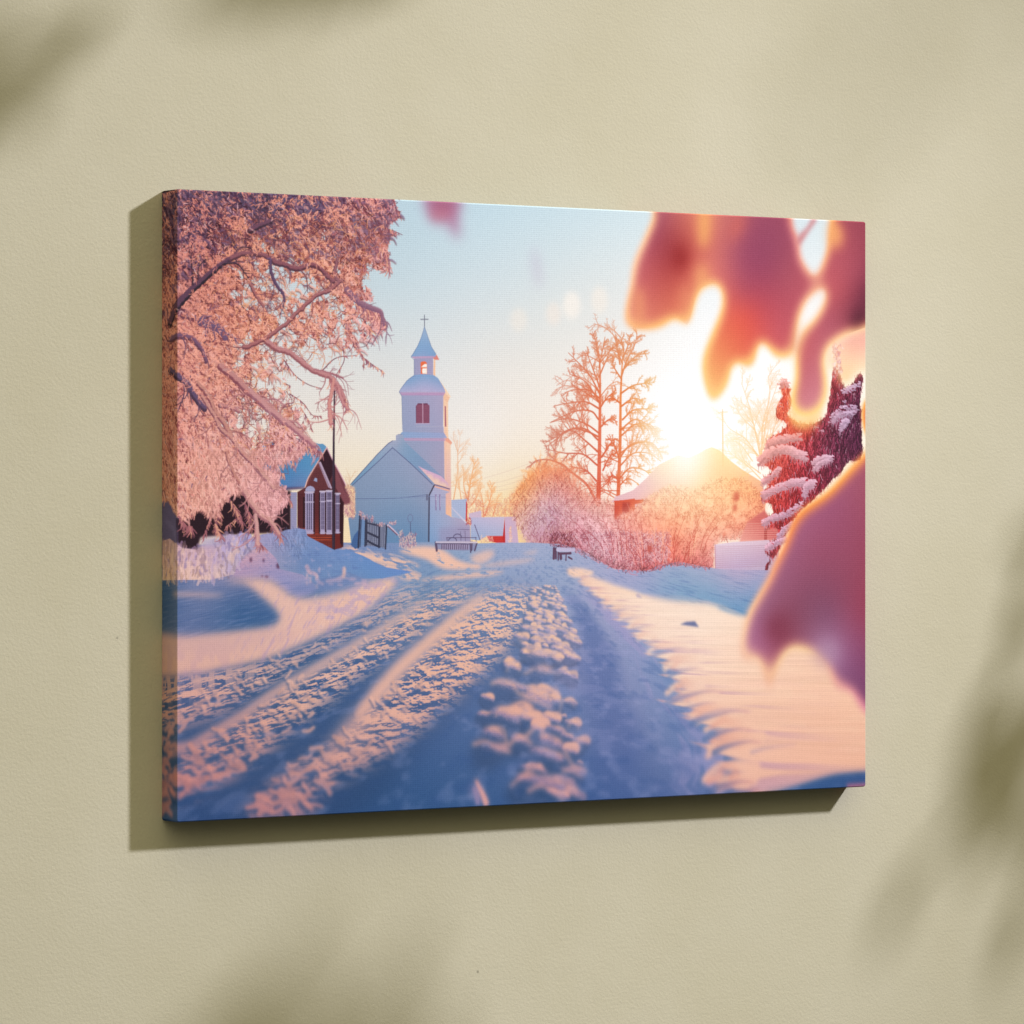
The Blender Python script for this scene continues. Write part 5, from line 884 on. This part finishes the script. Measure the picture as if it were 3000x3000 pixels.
# ---------------------------------------------------------------- scene
SC = bpy.context.scene; COL = SC.collection
ILLUM = np.array([1.17, 1.155, 1.10])      # light a matt white sheet on the wall sends back
def tag(o, label=None, cat=None, group=None, kind=None):
    for k, v in (('label', label), ('category', cat), ('group', group), ('kind', kind)):
        if v: o[k] = v
    return o
def empty(name, loc):
    o = bpy.data.objects.new(name, None); COL.objects.link(o); o.location = loc; return o
def obj(name, verts, faces, m, parent=None, uv=None, smooth=True):
    me = bpy.data.meshes.new(name); me.from_pydata([tuple(v) for v in verts], [], [tuple(f) for f in faces])
    me.materials.append(m)
    if smooth: me.polygons.foreach_set('use_smooth', [True] * len(me.polygons))
    if uv is not None:
        l = me.uv_layers.new(name='UVMap'); li = np.empty(len(me.loops), np.int32); me.loops.foreach_get('vertex_index', li)
        l.data.foreach_set('uv', np.asarray(uv, np.float32)[li].ravel())
    me.update(); o = bpy.data.objects.new(name, me); COL.objects.link(o); o.parent = parent; return o
def mat(name):
    m = bpy.data.materials.new(name); m.use_nodes = True; nt = m.node_tree; b = nt.nodes['Principled BSDF']; return m, nt, b
def N(nt, t, **kw):
    n = nt.nodes.new(t)
    for k, v in kw.items():
        if k in n.inputs: n.inputs[k].default_value = v
        else: setattr(n, k, v)
    return n

# ---- materials
wall_m, nt, b = mat('olive beige plaster')
tcn = N(nt, 'ShaderNodeTexCoord'); mp = N(nt, 'ShaderNodeMapping'); nt.links.new(tcn.outputs['Object'], mp.inputs[0])
big = N(nt, 'ShaderNodeTexNoise', Scale=3.6, Detail=5.0, Roughness=.6); nt.links.new(mp.outputs[0], big.inputs['Vector'])
rmp = N(nt, 'ShaderNodeValToRGB'); rmp.color_ramp.elements[0].position = .3; rmp.color_ramp.elements[1].position = .7
WC = (0.545, 0.500, 0.378)
rmp.color_ramp.elements[0].color = (WC[0] * .945, WC[1] * .94, WC[2] * .91, 1); rmp.color_ramp.elements[1].color = (WC[0] * 1.03, WC[1] * 1.035, WC[2] * 1.06, 1)
nt.links.new(big.outputs[0], rmp.inputs[0]); vor = N(nt, 'ShaderNodeTexVoronoi', Scale=11.0); nt.links.new(mp.outputs[0], vor.inputs['Vector'])
pit = N(nt, 'ShaderNodeMapRange'); pit.inputs['From Min'].default_value = .010; pit.inputs['From Max'].default_value = .018; pit.inputs['To Min'].default_value = .62; pit.inputs['To Max'].default_value = 1.0
nt.links.new(vor.outputs['Distance'], pit.inputs[0]); spk = N(nt, 'ShaderNodeVectorMath', operation='SCALE'); nt.links.new(rmp.outputs[0], spk.inputs[0]); nt.links.new(pit.outputs[0], spk.inputs['Scale'])
nt.links.new(spk.outputs[0], b.inputs['Base Color'])
g1n = N(nt, 'ShaderNodeTexNoise', Scale=380.0, Detail=6.0, Roughness=.62); g2n = N(nt, 'ShaderNodeTexNoise', Scale=70.0, Detail=4.0, Roughness=.55); g3n = N(nt, 'ShaderNodeTexNoise', Scale=9.0, Detail=2.0)
for g in (g1n, g2n, g3n): nt.links.new(mp.outputs[0], g.inputs['Vector'])
m1 = N(nt, 'ShaderNodeMath', operation='MULTIPLY_ADD'); m1.inputs[1].default_value = .6; nt.links.new(g2n.outputs[0], m1.inputs[0]); nt.links.new(g1n.outputs[0], m1.inputs[2])
m2_ = N(nt, 'ShaderNodeMath', operation='MULTIPLY_ADD'); m2_.inputs[1].default_value = 1.5; nt.links.new(g3n.outputs[0], m2_.inputs[0]); nt.links.new(m1.outputs[0], m2_.inputs[2])
bp = N(nt, 'ShaderNodeBump', Strength=.6, Distance=.0006); nt.links.new(m2_.outputs[0], bp.inputs['Height']); nt.links.new(bp.outputs[0], b.inputs['Normal'])
b.inputs['Roughness'].default_value = .92; b.inputs['Specular IOR Level'].default_value = .15

cv_m, nt, b = mat('printed canvas cloth')
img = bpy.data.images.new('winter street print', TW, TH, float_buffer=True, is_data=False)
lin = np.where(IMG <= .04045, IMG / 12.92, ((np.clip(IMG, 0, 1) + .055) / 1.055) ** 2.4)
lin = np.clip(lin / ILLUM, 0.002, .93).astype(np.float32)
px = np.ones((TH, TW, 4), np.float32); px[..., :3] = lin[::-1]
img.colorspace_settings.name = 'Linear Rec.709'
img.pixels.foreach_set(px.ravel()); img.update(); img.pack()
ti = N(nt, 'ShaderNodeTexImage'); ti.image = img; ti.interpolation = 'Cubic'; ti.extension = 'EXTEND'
uvn = N(nt, 'ShaderNodeUVMap', uv_map='UVMap'); nt.links.new(uvn.outputs[0], ti.inputs[0])
sx = N(nt, 'ShaderNodeMapping'); sx.inputs['Scale'].default_value = (TW / TS, TH / TS, 1); nt.links.new(uvn.outputs[0], sx.inputs[0])
wob = N(nt, 'ShaderNodeTexNoise', Scale=160.0, Detail=2.0); nt.links.new(sx.outputs[0], wob.inputs['Vector'])
w1 = N(nt, 'ShaderNodeTexWave', wave_type='BANDS', bands_direction='X', Scale=185.0, Distortion=1.4); w1.inputs['Detail Scale'].default_value = 3
w2 = N(nt, 'ShaderNodeTexWave', wave_type='BANDS', bands_direction='Y', Scale=185.0, Distortion=1.4); w2.inputs['Detail Scale'].default_value = 3
for w in (w1, w2): nt.links.new(sx.outputs[0], w.inputs['Vector'])
mx = N(nt, 'ShaderNodeMath', operation='MAXIMUM'); nt.links.new(w1.outputs[1], mx.inputs[0]); nt.links.new(w2.outputs[1], mx.inputs[1])
fib = N(nt, 'ShaderNodeTexNoise', Scale=900.0, Detail=2.0); nt.links.new(sx.outputs[0], fib.inputs['Vector'])
ad = N(nt, 'ShaderNodeMath', operation='ADD'); nt.links.new(mx.outputs[0], ad.inputs[0]); nt.links.new(fib.outputs[0], ad.inputs[1])
ink = N(nt, 'ShaderNodeMapRange'); ink.inputs['From Min'].default_value = .4; ink.inputs['From Max'].default_value = 1.6; ink.inputs['To Min'].default_value = .95; ink.inputs['To Max'].default_value = 1.035
nt.links.new(ad.outputs[0], ink.inputs[0])
mc = N(nt, 'ShaderNodeVectorMath', operation='SCALE'); nt.links.new(ti.outputs[0], mc.inputs[0]); nt.links.new(ink.outputs[0], mc.inputs['Scale'])
nt.links.new(mc.outputs[0], b.inputs['Base Color'])
bp = N(nt, 'ShaderNodeBump', Strength=.25, Distance=.00025); nt.links.new(ad.outputs[0], bp.inputs['Height']); nt.links.new(bp.outputs[0], b.inputs['Normal'])
b.inputs['Roughness'].default_value = .85; b.inputs['Specular IOR Level'].default_value = .12

leaf_m, nt, b = mat('dark green leaf'); b.inputs['Base Color'].default_value = (.05, .075, .03, 1); b.inputs['Roughness'].default_value = .6
nz = N(nt, 'ShaderNodeTexNoise', Scale=14.0, Detail=3.0); cr = N(nt, 'ShaderNodeValToRGB'); cr.color_ramp.elements[0].color = (.03, .05, .02, 1); cr.color_ramp.elements[1].color = (.08, .11, .045, 1)
nt.links.new(nz.outputs[0], cr.inputs[0]); nt.links.new(cr.outputs[0], b.inputs['Base Color'])
bark_m, nt, b = mat('brown twig bark'); b.inputs['Roughness'].default_value = .85
nz = N(nt, 'ShaderNodeTexNoise', Scale=60.0, Detail=4.0); cr = N(nt, 'ShaderNodeValToRGB'); cr.color_ramp.elements[0].color = (.05, .035, .025, 1); cr.color_ramp.elements[1].color = (.13, .09, .06, 1)
nt.links.new(nz.outputs[0], cr.inputs[0]); nt.links.new(cr.outputs[0], b.inputs['Base Color'])

# ---- wall: a real slab, its face at y = 0
wx, wz0, wz1 = 3.2, 0.0, 3.4
V = [(x, y, z) for y in (0, .12) for z in (wz0, wz1) for x in (-wx, wx)]
wall = obj('wall', V, [(0, 1, 3, 2), (5, 4, 6, 7), (4, 0, 2, 6), (1, 5, 7, 3), (2, 3, 7, 6), (4, 5, 1, 0)], wall_m, smooth=False)
tag(wall, 'olive beige fine-grained plaster wall behind the canvas print', 'wall', kind='structure')

# ---- canvas print: printed face with rounded corners, cloth folded round four edges
def perimeter(w, h, rc, n):
    """rounded rectangle, counter-clockwise from the camera side; points, normals, side index"""
    out = []
    cs = [(w / 2 - rc, -h / 2 + rc, -90), (w / 2 - rc, h / 2 - rc, 0), (-w / 2 + rc, h / 2 - rc, 90), (-w / 2 + rc, -h / 2 + rc, 180)]
    for i, (cx, cz, a0) in enumerate(cs):
        for j in range(n + 1):
            a = math.radians(a0 + 90 * j / n); out.append((cx + rc * math.cos(a), cz + rc * math.sin(a), math.cos(a), math.sin(a)))
    return out
RC, RB = .0022, .0013
PER = perimeter(GW, GH, RC, 6); NP = len(PER)
def uvp(x, z): return ((x + GW / 2 + MG) * TS / TW, (z + GH / 2 + MG) * TS / TH)
canvas = empty('canvas_print', (0, 0, ZB + GH / 2))
tag(canvas, 'canvas print of a snowy village street with a white church at sunset', 'canvas print')
V, UV, Fc = [], [], []
arc = 6
rings = [(-RB, 0, -RB)] + [(-RB + RB * math.sin(t), RB - RB * math.cos(t), -RB + RB * t) for t in [math.pi / 4 * k / arc for k in range(1, arc + 1)]]
def ring(dn, dep_, arcl, V, UV):
    for (x, z, nx, nz) in PER:
        bow = 0
        V.append((x + nx * dn, -GT + dep_ + bow, z + nz * dn)); UV.append(uvp(x + nx * arcl, z + nz * arcl))
for r_ in rings: ring(*r_, V, UV)
for k in range(len(rings) - 1):
    for i in range(NP): j = (i + 1) % NP; Fc.append((k * NP + i, k * NP + j, (k + 1) * NP + j, (k + 1) * NP + i))
Fc = [tuple(reversed(f)) for f in Fc]
Fc.append(tuple(range(NP)))
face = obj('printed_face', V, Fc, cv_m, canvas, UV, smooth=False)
half = [NP * k // 4 for k in range(5)]
# each side strip: from the middle of one rounded corner to the middle of the next
n7 = 7
for s_ in range(4):
    idx = list(range(s_ * n7 + 3, s_ * n7 + n7 + 4)); idx = [i % NP for i in idx]
    V, UV, Fc = [], [], []
    prof = [(-RB + RB * math.sin(t), RB - RB * math.cos(t), -RB + RB * t) for t in [math.pi / 4 + math.pi / 4 * k / arc for k in range(arc + 1)]]
    prof += [(0, RB + (GT - RB - .0006) * k / 4, RB * (math.pi / 2 - 1) + (GT - RB) * k / 4) for k in range(1, 5)]
    prof += [(-.012, GT - .0004, RB * (math.pi / 2 - 1) + GT)]
    for (dn, dep_, al_) in prof:
        for i in idx:
            x, z, nx, nz = PER[i]; V.append((x + nx * dn, -GT + dep_, z + nz * dn)); UV.append(uvp(x + nx * al_, z + nz * al_))
    m_ = len(idx)
    for k in range(len(prof) - 1):
        for i in range(m_ - 1): Fc.append((k * m_ + i, (k + 1) * m_ + i, (k + 1) * m_ + i + 1, k * m_ + i + 1))
    obj('wrapped_edge', V, Fc, cv_m, canvas, UV)

# ---- lamp, world
LAMP = Vector((1.9225, -1.7698, 2.9851))
ld = bpy.data.lights.new('lamp', 'SPOT'); ld.energy = 520; ld.color = (1.0, 1.01, 1.12); ld.shadow_soft_size = .105; ld.spot_size = math.radians(56); ld.spot_blend = 1.0
lo = bpy.data.objects.new('lamp', ld); COL.objects.link(lo); lo.location = LAMP
lo.rotation_euler = (Vector((-1.05, 0, .60)) - LAMP).to_track_quat('-Z', 'Y').to_euler()
w = bpy.data.worlds.new('World'); SC.world = w; w.use_nodes = True; nt = w.node_tree; bg = nt.nodes['Background']
tcw = N(nt, 'ShaderNodeTexCoord')
dt = N(nt, 'ShaderNodeVectorMath', operation='DOT_PRODUCT'); dt.inputs[1].default_value = (-.3, -.1, .949); nt.links.new(tcw.outputs['Generated'], dt.inputs[0])
mr = N(nt, 'ShaderNodeMapRange'); mr.inputs['From Min'].default_value = .28; mr.inputs['From Max'].default_value = 1.0; nt.links.new(dt.outputs['Value'], mr.inputs[0])
cw = N(nt, 'ShaderNodeValToRGB'); cw.color_ramp.elements[0].color = (.045, .042, .026, 1); cw.color_ramp.elements[1].color = (1.0, .945, .62, 1)
nt.links.new(mr.outputs[0], cw.inputs[0]); nt.links.new(cw.outputs[0], bg.inputs[0]); bg.inputs[1].default_value = 2.0

# ---- leafy branches between lamp and wall, all outside the picture; only their soft shadows fall into it
RL = random.Random(4)
def tube(pts, r0, r1, V, Fc, n=7):
    pts = [Vector(p) for p in pts]; b0 = len(V)
    for i, p in enumerate(pts):
        d = (pts[min(i + 1, len(pts) - 1)] - pts[max(i - 1, 0)]).normalized(); a = d.orthogonal().normalized(); c = d.cross(a); r = r0 + (r1 - r0) * i / (len(pts) - 1)
        for k in range(n): V.append(p + (a * math.cos(6.2832 * k / n) + c * math.sin(6.2832 * k / n)) * r)
    for i in range(len(pts) - 1):
        for k in range(n): j = (k + 1) % n; Fc.append((b0 + i * n + k, b0 + i * n + j, b0 + (i + 1) * n + j, b0 + (i + 1) * n + k))
    Fc.append(tuple(b0 + k for k in range(n))); Fc.append(tuple(b0 + (len(pts) - 1) * n + k for k in reversed(range(n))))
def leaf(p, d, nrm, l, wd, V, Fc):
    d = d.normalized(); s = d.cross(nrm).normalized(); nrm = s.cross(d); b0 = len(V); K = 7
    for k in range(K + 1):
        t = k / K; hw = wd * math.sin(math.pi * min(1, t * .94 + .06)) ** .8 * (1 - .35 * t); dr = -nrm * l * .22 * t * t
        c = p + d * l * t + dr
        for q in (-1, 0, 1): V.append(c + s * hw * q + nrm * (abs(q) * hw * .3))
    for k in range(K):
        for q in range(2): a = b0 + k * 3 + q; Fc.append((a, a + 1, a + 4, a + 3))
def at_shadow(p3, t):
    """point a fraction t of the way from a spot on the wall to the lamp"""
    return Vector(p3).lerp(LAMP, t)
def wallpt(x, z): return Vector((x, 0, z))
def photo_wall(px_, py_):
    x, z = on_plane(px_, py_, 0.0); return wallpt(float(x), float(z))
def branch(name_label, path, t, leaves, r=.006, ll=(.06, .10), lw=.3, seed=1, loc_up=None):
    """twig whose shadow runs along `path` (spots on the wall, photo frame), hung a fraction t toward the lamp"""
    R_ = random.Random(seed); pts = [at_shadow(photo_wall(*p), t) for p in path]
    root = empty('leafy_branch', pts[0]); tag(root, name_label, 'branch', 'leafy branches that shade the wall')
    loc = [p - pts[0] for p in pts]; V, Fc = [], []; tube(loc, r, r * .5, V, Fc); obj('stem', V, Fc, bark_m, root)
    V, Fc = [], []; tol = (LAMP - pts[0]).normalized()
    for i in range(leaves):
        u = R_.random() * (len(loc) - 1); k = min(int(u), len(loc) - 2); p = loc[k].lerp(loc[k + 1], u - k); d = (loc[k + 1] - loc[k]).normalized(); sd = d.cross(tol).normalized() * R_.choice((-1, 1))
        dr = d * R_.uniform(.3, 1.0) + sd * R_.uniform(.3, .9) + tol * R_.uniform(-.3, .3); nn = (tol + Vector((R_.uniform(-.5, .5), R_.uniform(-.5, .5), R_.uniform(-.5, .5)))).normalized()
        L_ = R_.uniform(*ll); leaf(p, dr, nn, L_, L_ * lw, V, Fc)
    lv = obj('foliage', V, Fc, leaf_m, root); lv['kind'] = 'stuff'
    return root
BR = []
BR.append(branch('leafy branch up and left out of view, shading the left rim of the wall', [(-520, 330), (-330, 275), (-160, 250), (60, 215)], .19, 12, seed=3, ll=(.04, .07)))
BR.append(branch('leafy branch above the picture, shading the wall over the canvas', [(1150, -420), (1030, -260), (930, -100), (840, 90)], .22, 11, seed=5, ll=(.05, .08)))
BR.append(branch('small leafy branch above the picture near its right corner', [(3100, -260), (2900, -60), (2700, 120), (2420, 360)], .46, 2, seed=6, ll=(.04, .05), r=.004))
BR.append(branch('drooping leafy branch to the right, shading the wall beside the canvas', [(3090, 1500), (2990, 1720), (2955, 1860), (2950, 2000)], .20, 4, ll=(.03, .05), seed=7))
BR.append(branch('leafy branch low on the right, shading the lower right wall', [(3260, 2010), (3040, 2200), (2830, 2400), (2600, 2640)], .23, 9, seed=8, ll=(.04, .07)))
BR.append(branch('leafy branch at far right, shading the right rim of the wall', [(3300, 2250), (3150, 2380), (3040, 2520), (2960, 2680)], .21, 5, seed=9, ll=(.05, .07)))
BR.append(branch('leafy branch hanging low, shading the wall under the canvas', [(1100, 3560), (930, 3330), (800, 3160), (660, 2990)], .30, 7, seed=10, ll=(.05, .08)))

# ---- camera
cd = bpy.data.cameras.new('camera'); cam = bpy.data.objects.new('camera', cd); COL.objects.link(cam); SC.camera = cam
cam.location = Vector(CAM); cam.rotation_euler = (math.pi / 2, 0, -ANG)
cd.sensor_width = 36; cd.lens = 36 * GF / 3000; cd.shift_y = -60 / 3000.; cd.clip_end = 60
SC.view_settings.view_transform = 'Standard'; SC.view_settings.look = 'None'; SC.view_settings.exposure = 0; SC.view_settings.gamma = 1
SC.view_settings.use_curve_mapping = False
SC.cycles.max_bounces = 8; SC.cycles.use_denoising = True
